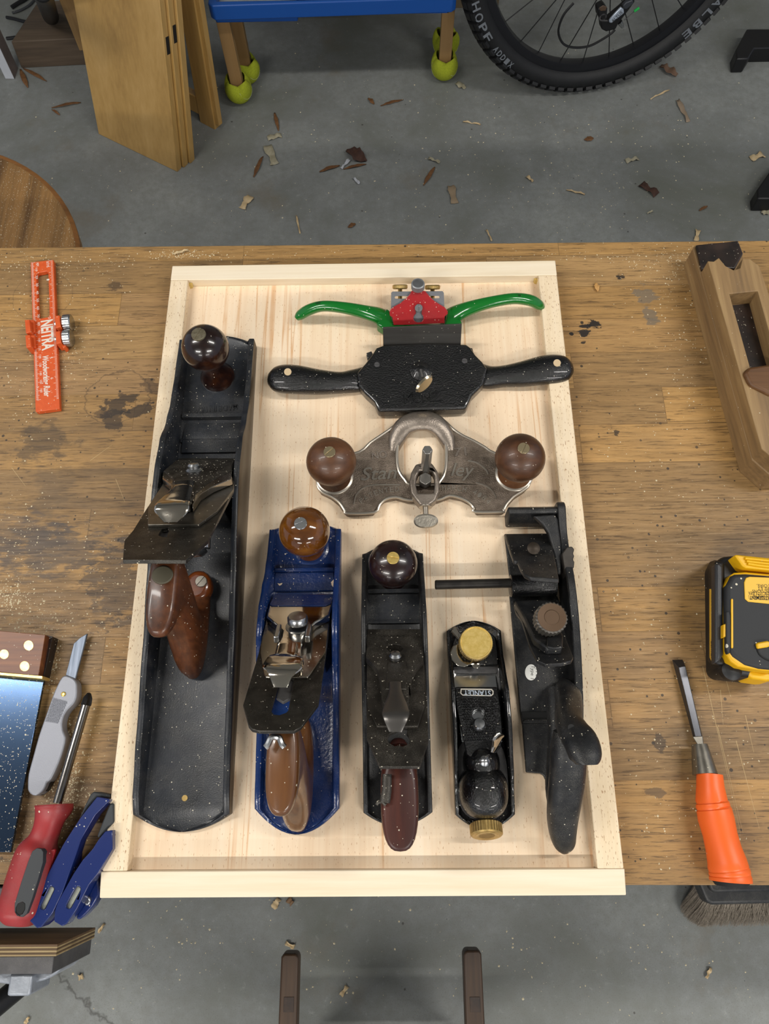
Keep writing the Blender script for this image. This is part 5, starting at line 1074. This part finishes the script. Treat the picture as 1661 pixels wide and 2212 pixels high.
o = bb.out('bristles', bristle, t); o['kind'] = 'stuff'

# ---- leaning yellow boards
def lean_board(base_l, base_r, th, hgt, thick, m, parent, nm='board', off=0, cut=0):
    bl, br = Vector((*base_l, FLOOR)), Vector((*base_r, FLOOR)); e = (br - bl).normalized(); n = Vector((-e.y, e.x, 0)); th = R(th)
    f = Fr(bl + n * off, e, Vector((0, 0, math.cos(th))) + n * math.sin(th)); L = (br - bl).length
    b = B(); b.prism([(cut, .5), (L + cut, .5), (L + cut, hgt), (cut, hgt)], -thick, 0, f); return b.out(nm, m, parent, 1.2, 2), f, L
gl = 'yellow pine panels leaning by the stool'
for k, (dx, lb) in enumerate(((0, 'front yellow pine panel leaning behind the stool, widest face showing'), (1, 'second yellow panel, edge showing just behind the front one'), (2, 'hindmost of the three stacked yellow panels'))):
    bl = W(213, 290, FLOOR); br = W(383, 372, FLOOR); e = (br - bl).normalized(); n = Vector((-e.y, e.x, 0))
    o_, f, L = lean_board((bl + n * (19 * dx) + e * 6 * dx).to_2d(), (br + n * (19 * dx) + e * 6 * dx).to_2d(), 16, 390, 17, panel_wood, None, 'leaning_board')
    tag(o_, lb, 'board', gl)
    if dx < 2:
        b = B(); b.box(L - 1.5, L + .3, 265 + dx * 14, 300 + dx * 14, -17, -7, f); nb = b.out('slot', dark, o_)
# framed panel behind
t = thing('frame_panel', 'yellow pine framed panel with crossbars standing behind the stacked boards', 'panel', tuple(W(455, 285, FLOOR)), None)
bl = W(387, 248, FLOOR); br = W(459, 286, FLOOR); e = (br - bl).normalized(); n = Vector((-e.y, e.x, 0)); f = Fr(bl - e * 110, e, Vector((0, 0, math.cos(R(7)))) + n * math.sin(R(7))); L = (br - bl).length + 110
b = B(); b.box(L - 48, L, .5, 900, -34, -10, f); b.out('stile', panel_wood, t, 1.5); b = B(); b.box(0, 30, .5, 900, -34, -10, f); b.out('stile', panel_wood, t, 1.5)
for h_ in (20, 230, 440, 650): b = B(); b.box(30, L - 48, h_, h_ + 46, -32, -12, f); b.out('crossbar', panel_wood, t, 1.5)
b = B(); b.box(L - 10, L + 12, 14, 900, -28, -14, f); b.out('edge_lip', panel_wood, t, 1.5)
b = B(); bl = W(172, 110, FLOOR + 72); f = Fr(bl, (1, .12, 0), (-.03, .06, 1)); b.box(0, 150, .5, 820, -10, 0, f); o = b.out('plywood_offcut', panel_wood2, None, 1); tag(o, 'pale plywood sheet standing behind the yellow pine panels', 'board')
# white timber and weathered block, black tube, cables
t = thing('white_timber', 'white painted timber standing at the top left corner', 'timber', tuple(W(25, 172, FLOOR)))
a_, c_ = W(12, 171, FLOOR), W(32, 174, FLOOR); f = Fr(a_, (c_ - a_), (0, .12, 1)); f = Fr(a_, (1, -.05, 0), (.05, .10, 1))
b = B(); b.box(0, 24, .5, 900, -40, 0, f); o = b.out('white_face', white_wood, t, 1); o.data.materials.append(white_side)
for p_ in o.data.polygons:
    if p_.normal.x > .7: p_.material_index = 1  # faces towards the right take the darker grey
t = None
q = [W(*p, FLOOR) for p in zp(0, 0, 7.222, [(330, 1060), (1400, 1010), (1400, 500), (520, 600), (260, 930)])]
bt = [W(*p, FLOOR + 45) for p in zp(0, 0, 7.222, [(330, 905), (1400, 850), (1400, 240), (620, 225)])]
b = B(); base = [W(*p, FLOOR) for p in zp(0, 0, 7.222, [(335, 1065), (1500, 1005)])]
b.loft([[base[0], base[1], base[1] + Vector((0, 150, 0)), base[0] + Vector((15, 150, 0))], [base[0] + Vector((6, 4, 70)), base[1] + Vector((0, 4, 70)), base[1] + Vector((0, 150, 70)), base[0] + Vector((50, 150, 70))]])
o = b.out('timber_block', grey_wood, None, 2); tag(o, 'weathered grey-brown timber block on the floor behind white timber', 'timber')
b = B(); b.tube([W(*zp(0, 0, 7.222, [(790, 250)])[0], FLOOR + 85), W(*zp(0, 0, 7.222, [(700, 0)])[0], FLOOR + 260), W(*zp(0, 0, 7.222, [(640, -150)])[0], FLOOR + 420)], 20, 20); o = b.out('black_post', blk_tube, None, 5, 3); tag(o, 'rounded black post end resting above the weathered timber', 'post')
for k, (pp, r_, lb) in enumerate((([(520, 345), (380, 335), (210, 290), (100, 270)], 4, 'middle black cable running to the weathered timber'), ([(430, 535), (350, 555), (250, 580), (100, 600)], 4, 'lowest black cable, beside the white timber'), ([(180, 115), (280, 50), (370, 0), (450, -60)], 5, 'topmost thick black cable at top left corner'), ([(190, 200), (320, 160), (470, 70), (560, -40)], 3, 'thin grey cable curving below the thick one'))):
    b = B(); b.tube(smooth([W(*p, FLOOR + r_ + 1) for p in zp(0, 0, 7.222, pp)], 4), r_, 8); o = b.out('cable', blk_tube if k != 3 else grey_pl); tag(o, lb, 'cable', 'cables at top left')

# ---- low table with blue tray
t = thing('low_table', 'low blue topped table on pine legs shod with tennis balls', 'table', (-80, 1500, FLOOR))
zt = -470
fl_, fr2 = W(450, 12, zt), W(985, -6, zt); fl2 = W(468, 33, zt - 30)
b = B(); b.prism([(fl_.x - 2, fl_.y + 8), (fl_.x + 8, fl_.y - 1), (fr2.x - 8, fr2.y - 1), (fr2.x + 2, fr2.y + 8), (fr2.x + 2, fr2.y + 330), (fl_.x - 2, fl_.y + 330)], zt - 34, zt, holes=[[(fl_.x + 16, fl_.y + 14), (fl_.x + 190, fl_.y + 14), (fl_.x + 190, fl_.y + 300), (fl_.x + 16, fl_.y + 300)], [(fl_.x + 215, fl_.y + 14), (fr2.x - 20, fl_.y + 14), (fr2.x - 20, fl_.y + 300), (fl_.x + 215, fl_.y + 300)]])
b.out('table_top', blue_tray, t, 3, 3)
b = B(); b.box(fl_.x + 4, fl_.x + 190, fl_.y + 16, fl_.y + 200, zt - 52, zt - 34); b.out('tray_underside', blue_tray, t, 4, 3)
b = B(); b.box(fl_.x + 10, fr2.x - 10, fl_.y + 14, fl_.y + 310, zt - 30, zt - 22); b.out('tray_floor', M('clear grey sheet', '9aa0a6', .25, c2='7c7f80', vs=30), t, 0)
legs = [(515, 192), (532, 150), (960, 142), (963, 92)]
balls = [W(a, c, FLOOR + 33.5) for a, c in legs]
for k, c_ in enumerate(balls):
    b = B(); b.box(c_.x - 15, c_.x + 15, c_.y - 10, c_.y + 10, FLOOR + 24, zt - 34); b.out('leg', leg_wood, t, 1)
lbs = ('front left tennis ball, slit over the front left leg of the table', 'tennis ball partly hidden behind the front left one', 'front right tennis ball, slit over the front right leg', 'shaded tennis ball behind the front right one')
def split_ball(c, rot):
    b = B(); f = Fr(c, (math.cos(rot), math.sin(rot), 0), (-math.sin(rot), math.cos(rot), 0)); rings = []
    n, m = 40, 18
    for j in range(m + 1):
        th_ = math.pi * j / m * .80 + .0001; rg = []
        for i in range(n):
            a = 2 * math.pi * i / n; zz = -math.cos(th_) * 33.5; rr = math.sin(th_) * 33.5
            if j > 10: w_ = (j - 10) / 8; k_ = abs(math.sin(2 * a)); zz += w_ * 10 * (k_ - .5); rr = rr + w_ * 7 * k_
            rg.append(f((rr * math.cos(a), rr * math.sin(a), zz)))
        rings.append(rg)
    b.loft(rings, cap=False)
    b.b.faces.new([b.v(v.co) for v in []]) if 0 else None
    return b
for c_, lb, ro in zip(balls, lbs, (.2, .5, .1, .4)):
    b = split_ball(c_, ro); o = b.out('tennis_ball', felt, None, ang=80); md = o.modifiers.new('wall', 'SOLIDIFY'); md.thickness = .003; md.offset = -1
    tag(o, lb, 'tennis ball', 'tennis balls on the table legs')
    b = B(); f = Fr(c_, (1, .3, .2), (0, 1, -.5)); pts = []
    for k in range(48):
        a = 2 * math.pi * k / 48; v_ = Vector((math.cos(a) + .25 * math.cos(3 * a), math.sin(a) - .25 * math.sin(3 * a), .9 * math.sin(2 * a))).normalized() * 33.4; pts.append(f(v_) if v_.length else f(v_))
    pts = [p for p in pts if p.z < c_.z + 16]
    if len(pts) > 3: b.tube(pts[:len(pts)], .6, 5); b.out('seam', M('pale seam', 'b9bf8a', .8), o)
b = B(); b.box(-330, 330, 1760, 1772, FLOOR, FLOOR + 300); o = b.out('backing_board', wall_m, None, 1); tag(o, 'beige board standing on the floor behind the low table', 'board')

# ---- bicycle rear wheel
ps, lnn, RW = .1743, .1074, 350.0
C0 = Vector((523.8, 1495.0, FLOOR + RW * math.cos(lnn)))
uw = Vector((math.cos(ps), math.sin(ps), 0)); vw = Vector((0, 0, math.cos(lnn))) + Vector((-math.sin(ps), math.cos(ps), 0)) * math.sin(lnn)
FWh = Fr(C0, uw, vw)
t = thing('bicycle', 'rear wheel of a black mountain bicycle standing on the floor', 'bicycle', (C0.x, C0.y, FLOOR))
b = B(); rings = []
for k in range(120):
    a = 2 * math.pi * k / 120; er = Vector((math.cos(a), math.sin(a), 0)); rg = []
    for j in range(16):
        q = 2 * math.pi * j / 16; rr = 319 + 26 * math.cos(q) * (1.02 if math.cos(q) > 0 else 1.0); hh = 28 * math.sin(q); rg.append(FWh((er.x * rr, er.y * rr, hh)))
    rings.append(rg)
b.loft(rings, closed=True)
nk = 84
for k in range(nk):
    for j, (hh, rr, w_) in enumerate(((0, 348.5, 9), (-15, 345.5, 6), (15, 345.5, 6), (-25, 337, 5), (25, 337, 5))):
        a = 2 * math.pi * (k + (.5 if j % 2 else 0)) / nk; er = Vector((math.cos(a), math.sin(a), 0)); et = Vector((-math.sin(a), math.cos(a), 0))
        tl = math.atan2(hh, 26) * .9; nz = Vector((0, 0, 1)) * math.sin(tl) + er * math.cos(tl); sx_ = nz.cross(et)
        c_ = er * rr + Vector((0, 0, hh)); P8 = []
        for s3 in (-4.5, 2.0):
            for s1, s2 in ((-1, -1), (1, -1), (1, 1), (-1, 1)): P8.append(FWh(c_ + et * s1 * 8 + sx_ * s2 * w_ + nz * s3))
        vs = [b.v(p) for p in P8]
        b.face(vs[4:]);
        for i in range(4): b.face([vs[i], vs[(i + 1) % 4], vs[4 + (i + 1) % 4], vs[4 + i]])
b.out('tyre', tyre, t)
b = B(); b.lathe([(280, -13), (277, 0), (280, 13), (298, 15), (303, 13), (303, -13), (298, -15)], FWh, 96, None, True); b.out('rim', rimm, t)
for k in range(28):
    a = 2 * math.pi * (k + .5) / 28 + .05; sd = 1 if k % 2 else -1; a2 = a + sd * .9 * (1 if (k // 2) % 2 else -1)
    b = B(); b.tube([FWh((29 * math.cos(a2), 29 * math.sin(a2), sd * 28)), FWh((279 * math.cos(a), 279 * math.sin(a), sd * 3))], 1.2, 6); b.out('spoke', blk_tube, t)
b = B(); b.lathe([(28, -32), (28, -28), (14, -24), (14, 24), (28, 28), (28, 32)], FWh, 32); b.out('hub', blk_tube, t)
b = B()
for k, r_ in enumerate((64, 58, 50, 42, 36, 30)): b.lathe([(r_, 34 + k * 4.5), (r_, 36 + k * 4.5)], FWh, 64, lambda i: 1 if i % 2 else .94)
b.out('cassette', M('dark sprockets', '1a1a1c', .4, metal=.6), t)
Zy = lambda pts: zp(1040, 0, 2.9663, pts)
prism_px(FWh, Zy([(745, 60), (790, 35), (810, 60), (805, 130), (770, 140), (750, 110)]), 58, 84, 'derailleur_knuckle', blk_tube, t, 4)
prism_px(FWh, Zy([(755, 50), (780, 35), (805, 45), (795, 70), (762, 72)]), 84, 86, 'knuckle_cap', M('brown dusty cap', '4c3a2b', .5), t, 1)
c_ = FWh.hit(*Zy([(779, 115)])[0], 86); b = B(); b.lathe([(8, 0), (8, 2), (5, 2), (5, .5), (.1, .5)], Fr(FWh((c_[0], c_[1], 82)), FWh.ex, FWh.ey), 24); b.out('pivot_bolt', steel_grey, t)
prism_px(FWh, Zy([(765, 130), (815, 130), (900, 60), (920, 40), (975, -20), (985, 10), (950, 60), (880, 150), (860, 190), (800, 205), (770, 190)]), 50, 72, 'derailleur_body', blk_tube, t, 3)
prism_px(FWh, Zy([(895, 48), (912, 60), (915, 85), (835, 150), (820, 148), (818, 132), (850, 95)]), 72, 78, 'link_plate', decal_w, t, 2)
text('ALTUS', FWh, Zy([(842, 145)])[0], Zy([(905, 82)])[0], 7, dark, t, .3, 78)
prism_px(FWh, Zy([(905, 42), (930, 15), (970, 0), (975, 25), (930, 62), (915, 60)]), 70, 80, 'link_arm', M('grey link', '3b3e44', .4, metal=.3), t, 2)
b = B(); b.tube([FWh(FWh.hit(*p, 66) + (66,)) for p in Zy([(915, 130), (980, 72)])], 1, 6); b.out('inner_cable', steel_grey, t)
b = B(); b.tube([FWh(FWh.hit(*p, 66) + (66,)) for p in Zy([(978, 73), (1010, 50)])], 3, 8); b.out('cable_end', green_tip, t)
b = B(); b.tube([FWh(FWh.hit(*p, 66) + (66,)) for p in Zy([(885, 140), (895, 155), (905, 175)])], [6, 5, 3], 10); b.out('barrel_adjuster', steel_b, t)
b = B(); b.tube(smooth([FWh(FWh.hit(*p, 70) + (70,)) for p in Zy([(590, 20), (530, 90), (497, 170), (497, 230), (530, 285), (600, 305), (690, 295), (770, 255), (830, 215), (855, 190)])], 5), 2.6, 8); b.out('gear_cable', blk_tube, t)
def wheel_text(s, a0, da, r_, hgt, inward, m):
    for i, chh in enumerate(s):
        a = a0 + da * i; w_ = abs(da) * .72
        sg = 1 if da > 0 else -1
        p0 = (r_ * math.cos(a - sg * w_ / 2), r_ * math.sin(a - sg * w_ / 2)); p1 = (r_ * math.cos(a + sg * w_ / 2), r_ * math.sin(a + sg * w_ / 2))
        text(chh, FWh, p0, p1, hgt, m, t, .5, 27.5, px=False, name='tyre_lettering', bold=.02)
wheel_text('SCHWALBE', R(-12), -R(4.9), 309, 19, False, decal)
wheel_text('HOPF', R(-162), R(4.6), 334, 18, True, decal)
wheel_text('ADDIX', R(-141.5), R(2.6), 330, 13, True, decal)

# ---- black stand feet at the right
for lb, pts, pt2 in (('black metal stand foot near the top right corner', [(545, 300), (900, 298), (900, 495), (625, 500), (560, 608), (440, 610), (430, 515)], None), ('black metal stand foot lower on the right edge, above the bench', [(900, 1640), (775, 1790), (650, 1970), (658, 2062), (900, 2062)], None)):
    Zf = zp(1500, 0, 4.807, pts)
    b = B(); b.prism(G.hits(Zf, FLOOR + 40), FLOOR + .5, FLOOR + 40); o = b.out('stand_foot', blk_tube, None, 3); tag(o, lb, 'stand foot', 'black stand feet on the right')

# ---- leaves, shavings and chips on the floor
def leaf(p0, p1, wmm, m, nm, lb, cat, curl=4, lens=True, z=None, grp=None):
    zf = FLOOR if z is None else z
    a, c = W(*p0, zf + 1), W(*p1, zf + 1); d = c - a; L = d.length; d.normalize(); s_ = d.cross(Vector((0, 0, 1))); rnd = random.Random(int(p0[0] * 7 + p0[1]))
    rows = []
    n = 9
    for i in range(n):
        u = i / (n - 1); w_ = wmm / 2 * (math.sin(math.pi * min(max(u, .04), .96)) ** .7 if lens else (.8 + .2 * math.sin(7 * u + p0[0])))
        zc = .6 + curl * (math.sin(math.pi * u * (1 if lens else 2)) ** 2) * .6
        q = a + d * (L * u) + s_ * rnd.uniform(-.06, .06) * wmm
        rows.append([q - s_ * w_ * (1 + rnd.uniform(-.15, .15)) + Vector((0, 0, zc + curl * .5 * rnd.random())), q + Vector((0, 0, zc * .4)), q + s_ * w_ * (1 + rnd.uniform(-.15, .15)) + Vector((0, 0, zc + curl * .5 * rnd.random()))])
    b = B(); vr = [[b.v(p) for p in r] for r in rows]
    for r0_, r1_ in zip(vr[:-1], vr[1:]):
        for j in range(2): b.face([r0_[j], r0_[j + 1], r1_[j + 1], r1_[j]])
    o = b.out(nm, m, None, ang=80); md = o.modifiers.new('t', 'SOLIDIFY'); md.thickness = .0006; md.offset = 0
    return tag(o, lb, cat, grp)
GL, GS = 'dry leaves on the floor', 'wood shavings and chips on the floor'
LV = [((44, 150), (60, 190), 13, 'dry brown leaf pointing down beside the white timber foot'), ((50, 148), (101, 176), 10, 'slender brown leaf lying right of the white timber foot'), ((112, 234), (175, 222), 9, 'long thin leaf above the stool, between timber and boards'), ((112, 237), (129, 249), 6, 'tiny leaf fragment just below the long thin one above the stool'),
      ((593, 244), (602, 283), 9, 'narrow upright leaf above the big pale shaving'), ((568, 338), (548, 383), 10, 'tan leaf below and left of the big pale shaving'), ((690, 372), (734, 358), 10, 'leaf on the left side of the white crumbs, mid floor'), ((742, 366), (791, 355), 8, 'flat leaf under the dark curled leaf'), ((822, 229), (871, 216), 8, 'dark crescent leaf alone below the low table'),
      ((795, 213), (808, 226), 10, 'small dark leaf piece left of the crescent leaf'), ((915, 401), (939, 361), 10, 'orange-brown leaf just below the curly white shaving'), ((1510, 456), (1528, 446), 7, 'reddish leaf sliver near the bench back at right'), ((1262, 303), (1282, 300), 14, 'faint torn leaf below the bicycle tyre'), ((752, 492), (768, 484), 11, 'small orange leaf piece close to the bench edge, middle')]
for a, c, w_, lb in LV: leaf(a, c, w_, leaf_m, 'dry_leaf', lb, 'leaf', 4, True, grp=GL)
leaf((748, 326), (790, 350), 32, leaf_d, 'dry_leaf', 'large dark curled leaf lying mid floor', 'leaf', 14, True, grp=GL)
leaf((1384, 398), (1418, 422), 22, leaf_d, 'dry_leaf', 'ragged dark leaf at the right, above the wooden plane', 'leaf', 6, False, grp=GL)
leaf((1424, 146), (1460, 166), 22, M('crumpled brown paper', '6c5443', .8), 'dry_leaf', 'crumpled brown leaf just right of the bicycle tyre', 'leaf', 16, False, grp=GL)
SH = [((578, 300), (608, 293), 18, shav_g, 'upper piece of the big greyish shaving right of the yellow panels'), ((578, 315), (594, 356), 24, shav_g, 'lower broad piece of the big greyish shaving'), ((524, 452), (541, 424), 20, shav, 'curled cream shaving above the bench, left of centre'), ((985, 180), (1005, 192), 16, shav_g, 'grey shaving beside the front right tennis ball'),
      ((763, 385), (776, 398), 8, white_wood, 'small white v-shaped scrap below the dark curled leaf'), ((738, 365), (756, 345), 8, white_wood, 'white crumb touching the dark curled leaf'), ((925, 343), (950, 352), 9, shav_g, 'curly white shaving above the orange-brown leaf'), ((974, 402), (982, 440), 20, M('tan shaving', '8c7a62', .7), 'tan papery shaving right of the orange-brown leaf'),
      ((1000, 264), (1038, 270), 3.5, shav, 'thin pale splinter below the bicycle tyre, left'), ((1405, 215), (1446, 195), 5, shav, 'bent pale splinter right of the bicycle tyre'), ((1463, 217), (1487, 264), 14, M('pale bark strip', '8b7a66', .7), 'pale brown strip right of the bent splinter'), ((1137, 382), (1151, 393), 8, shav, 'short chip on mid right floor, left of the white splinter'),
      ((1223, 411), (1263, 421), 5, shav, 'white splinter on the floor above the bench, right of centre'), ((1503, 521), (1507, 497), 11, shav, 'square tan chip touching the bench back edge'), ((1050, 497), (1062, 521), 4, shav, 'thin tan splinter touching the bench back edge'), ((1622, 345), (1648, 334), 20, shav, 'curled pink shaving near the right edge'),
      ((1352, 350), (1378, 342), 13, shav_g, 'loose shaving cluster piece at right, upper'), ((1398, 462), (1410, 457), 4, shav_g, 'small grey chip near the bench back edge at right'), ((1645, 455), (1661, 462), 24, shav_g, 'pale scrap at the right edge above the wooden plane'), ((640, 466), (648, 505), 4, shav, 'small chip near the tray top left, on the floor'),
      ((590, 1962), (603, 1941), 11, shav, 'pale chip peeking out below the tray front'), ((622, 1941), (632, 1952), 11, M('brown chip', '7d6247', .7), 'brown chip beside the pale one below the tray front'), ((617, 2036), (636, 2046), 7, shav, 'cream chip on the floor above the left dark rail'), ((736, 2150), (750, 2130), 7, shav, 'curled shaving in the shadow between the dark rails'),
      ((213, 2015), (226, 1995), 5, shav, 'straw coloured splinter right of the vise'), ((55, 2212), (64, 2196), 6, shav, 'short splinter at the bottom left'), ((170, 2112), (180, 2108), 9, shav, 'small curl on the floor right of the vise'), ((1524, 2112), (1535, 2090), 6, shav, 'straw splinter on the floor below the broom')]
for a, c, w_, m_, lb in SH: leaf(a, c, w_, m_, 'wood_shaving', lb, 'wood shaving', 5, False, grp=GS)
leaf((376, 550), (407, 541), 3, shav, 'wood_shaving', 'long cream splinter lying on bench above the tray corner', 'wood shaving', 2, False, z=0, grp='splinters on the bench')
leaf((1286, 612), (1291, 630), 5, M('honey chip', 'b98d52', .6), 'wood_shaving', 'honey coloured chip on bench right of the tray', 'wood shaving', 1.5, True, z=0, grp='splinters on the bench')
# fine sawdust
rnd = random.Random(11)
def grains(clusters, z, size, name, lab, catg):
    b = B()
    for (px, py, sx, sy, n_) in clusters:
        for k in range(n_):
            x, y = rnd.gauss(px, sx), rnd.gauss(py, sy)
            if not (-60 < x < 1720): continue
            p = W(x, y, z)
            if z == 0 and (p.y > 331 or p.y < -285): continue
            if z == 0 and 240 < x < 1340 and 575 < y < 1930 and abs(p.x) < 199 and abs(p.y) < 294: continue
            r_ = size * (.35 + rnd.random() ** 3 * 1.6); a = rnd.random() * 6.28; el = rnd.uniform(.35, 1)
            q = [p + Vector((r_ * math.cos(a + t_) * (1 if i % 2 else el), r_ * math.sin(a + t_) * (1 if i % 2 else el), .05)) for i, t_ in enumerate((0, 1.6, 3.1, 4.7))]
            tp = b.v(p + Vector((0, 0, r_ * .5))); vs = [b.v(v_) for v_ in q]
            for i in range(4): b.face([vs[i], vs[(i + 1) % 4], tp])
    o = b.out(name, dustm, None, flat=True); return tag(o, lab, catg, kind='stuff')
grains([(120, 560, 110, 22, 420), (60, 700, 60, 110, 420), (200, 640, 60, 60, 120), (150, 770, 30, 50, 260), (40, 860, 40, 60, 160), (60, 1180, 70, 60, 330), (20, 1285, 22, 18, 330), (60, 1330, 70, 35, 300), (120, 1345, 60, 25, 160), (108, 1430, 12, 30, 260), (140, 1640, 14, 60, 700), (150, 1720, 30, 40, 500), (60, 1760, 60, 40, 260), (170, 1550, 40, 60, 160), (30, 1860, 30, 40, 120), (250, 1230, 30, 60, 120), (260, 1380, 30, 50, 80), (400, 550, 40, 6, 300), (560, 556, 90, 8, 90),
        (1440, 590, 60, 45, 330), (1480, 720, 30, 90, 240), (1440, 560, 60, 20, 150), (1420, 900, 90, 120, 200), (1450, 1250, 80, 150, 180), (1420, 1700, 90, 120, 200), (1560, 1600, 70, 160, 140), (800, 1250, 600, 420, 700), (1250, 552, 120, 8, 120), (900, 552, 200, 8, 80)], 0, .55, 'sawdust', 'fine pale sawdust scattered over the bench top', 'sawdust')
grains([(900, 330, 500, 120, 900), (1300, 400, 250, 110, 420), (500, 2060, 400, 80, 300), (1300, 2080, 220, 70, 160)], FLOOR, 1.2, 'floor_dust', 'fine pale wood dust and chips scattered on the concrete floor', 'sawdust')
# fine scratches scored in the bench at the right
b = B()
for a, c in (((1518, 1440), (1600, 1800)), ((1565, 1455), (1578, 1505)), ((1590, 1600), (1640, 1790)), ((1610, 1545), (1628, 1625)), ((1550, 1570), (1605, 1800)), ((1556, 1490), (1562, 1565)), ((25, 1010), (55, 1050)), ((195, 995), (243, 960)), ((250, 1035), (270, 1085))):
    p, q = W(*a, 0), W(*c, 0); d = (q - p).normalized(); n = Vector((-d.y, d.x, 0)) * .22
    b.quad(p - n + Vector((0, 0, .04)), p + n + Vector((0, 0, .04)), q + n * .4 + Vector((0, 0, .04)), q - n * .4 + Vector((0, 0, .04)))
b.out('score_mark', M('pale scored oak', 'b59c70', .7), bpy.data.objects['workbench'], flat=True)

# ---- pieces that belong to a part hang under that part
PAIRS = {'knob_screw': 'knob', 'tote_nut': 'tote', 'toe_screw': 'tote_toe', 'lever': 'lever_cap', 'cap_screw': 'lever_cap', 'lever_cap_edge': 'lever_cap', 'cam_housing': 'lever_cap', 'cam_ear': 'lever_cap', 'painted_band': 'lever_cap', 'raised_rib': 'lever_cap', 'badge': 'lever_cap', 'grip_studs': 'lever_cap', 'cap_toe': 'lever_cap', 'cap_screw_shank': 'lever_cap',
         'front_knob_face': 'front_knob', 'thumbscrew_shank': 'thumbscrew', 'hanging_hole': 'handle', 'hang_recess': 'handle', 'grip_dimples': 'handle', 'lever_fork': 'lateral_lever', 'lever_tail': 'lateral_lever', 'tenon': 'rail', 'grip_nubs': 'handle', 'soft_grip': 'handle', 'knuckle_cap': 'derailleur_knuckle', 'pivot_bolt': 'derailleur_knuckle',
         'scale_number': 'ruler_body', 'graduation_marks': 'ruler_body', 'tyre_lettering': 'tyre', 'battery_label': 'battery_pack', 'battery_ridge': 'battery_pack', 'yellow_stripe': 'battery_pack', 'tip': 'shank', 'cable_end': 'inner_cable', 'seat_edge': 'seat', 'handle_hole': 'handle', 'hanging_hole': 'handle', 'raised_letter': 'base', 'raised_scroll': 'base', 'edge_rim': 'base', 'throat_rim': 'base', 'strike_cap': 'handle', 'grip_rib': 'yellow_grip', 'palm_rest_skirt': 'palm_rest', 'screw_boss': 'body'}
def stem(o): return o.name.split('.')[0]
def ctr(o):
    bb = [Vector(c) for c in o.bound_box]; return sum(bb, Vector()) / 8
for root in [o for o in list(col.objects) if o.parent is None]:
    kids = [o for o in col.objects if o.parent is root]
    for k in kids:
        want = PAIRS.get(stem(k))
        c = [o for o in kids if stem(o) == want and o.type == 'MESH']
        if c: k.parent = min(c, key=lambda o: (ctr(o) - ctr(k)).length)
for o in col.objects:
    if '_org' in o: del o['_org']
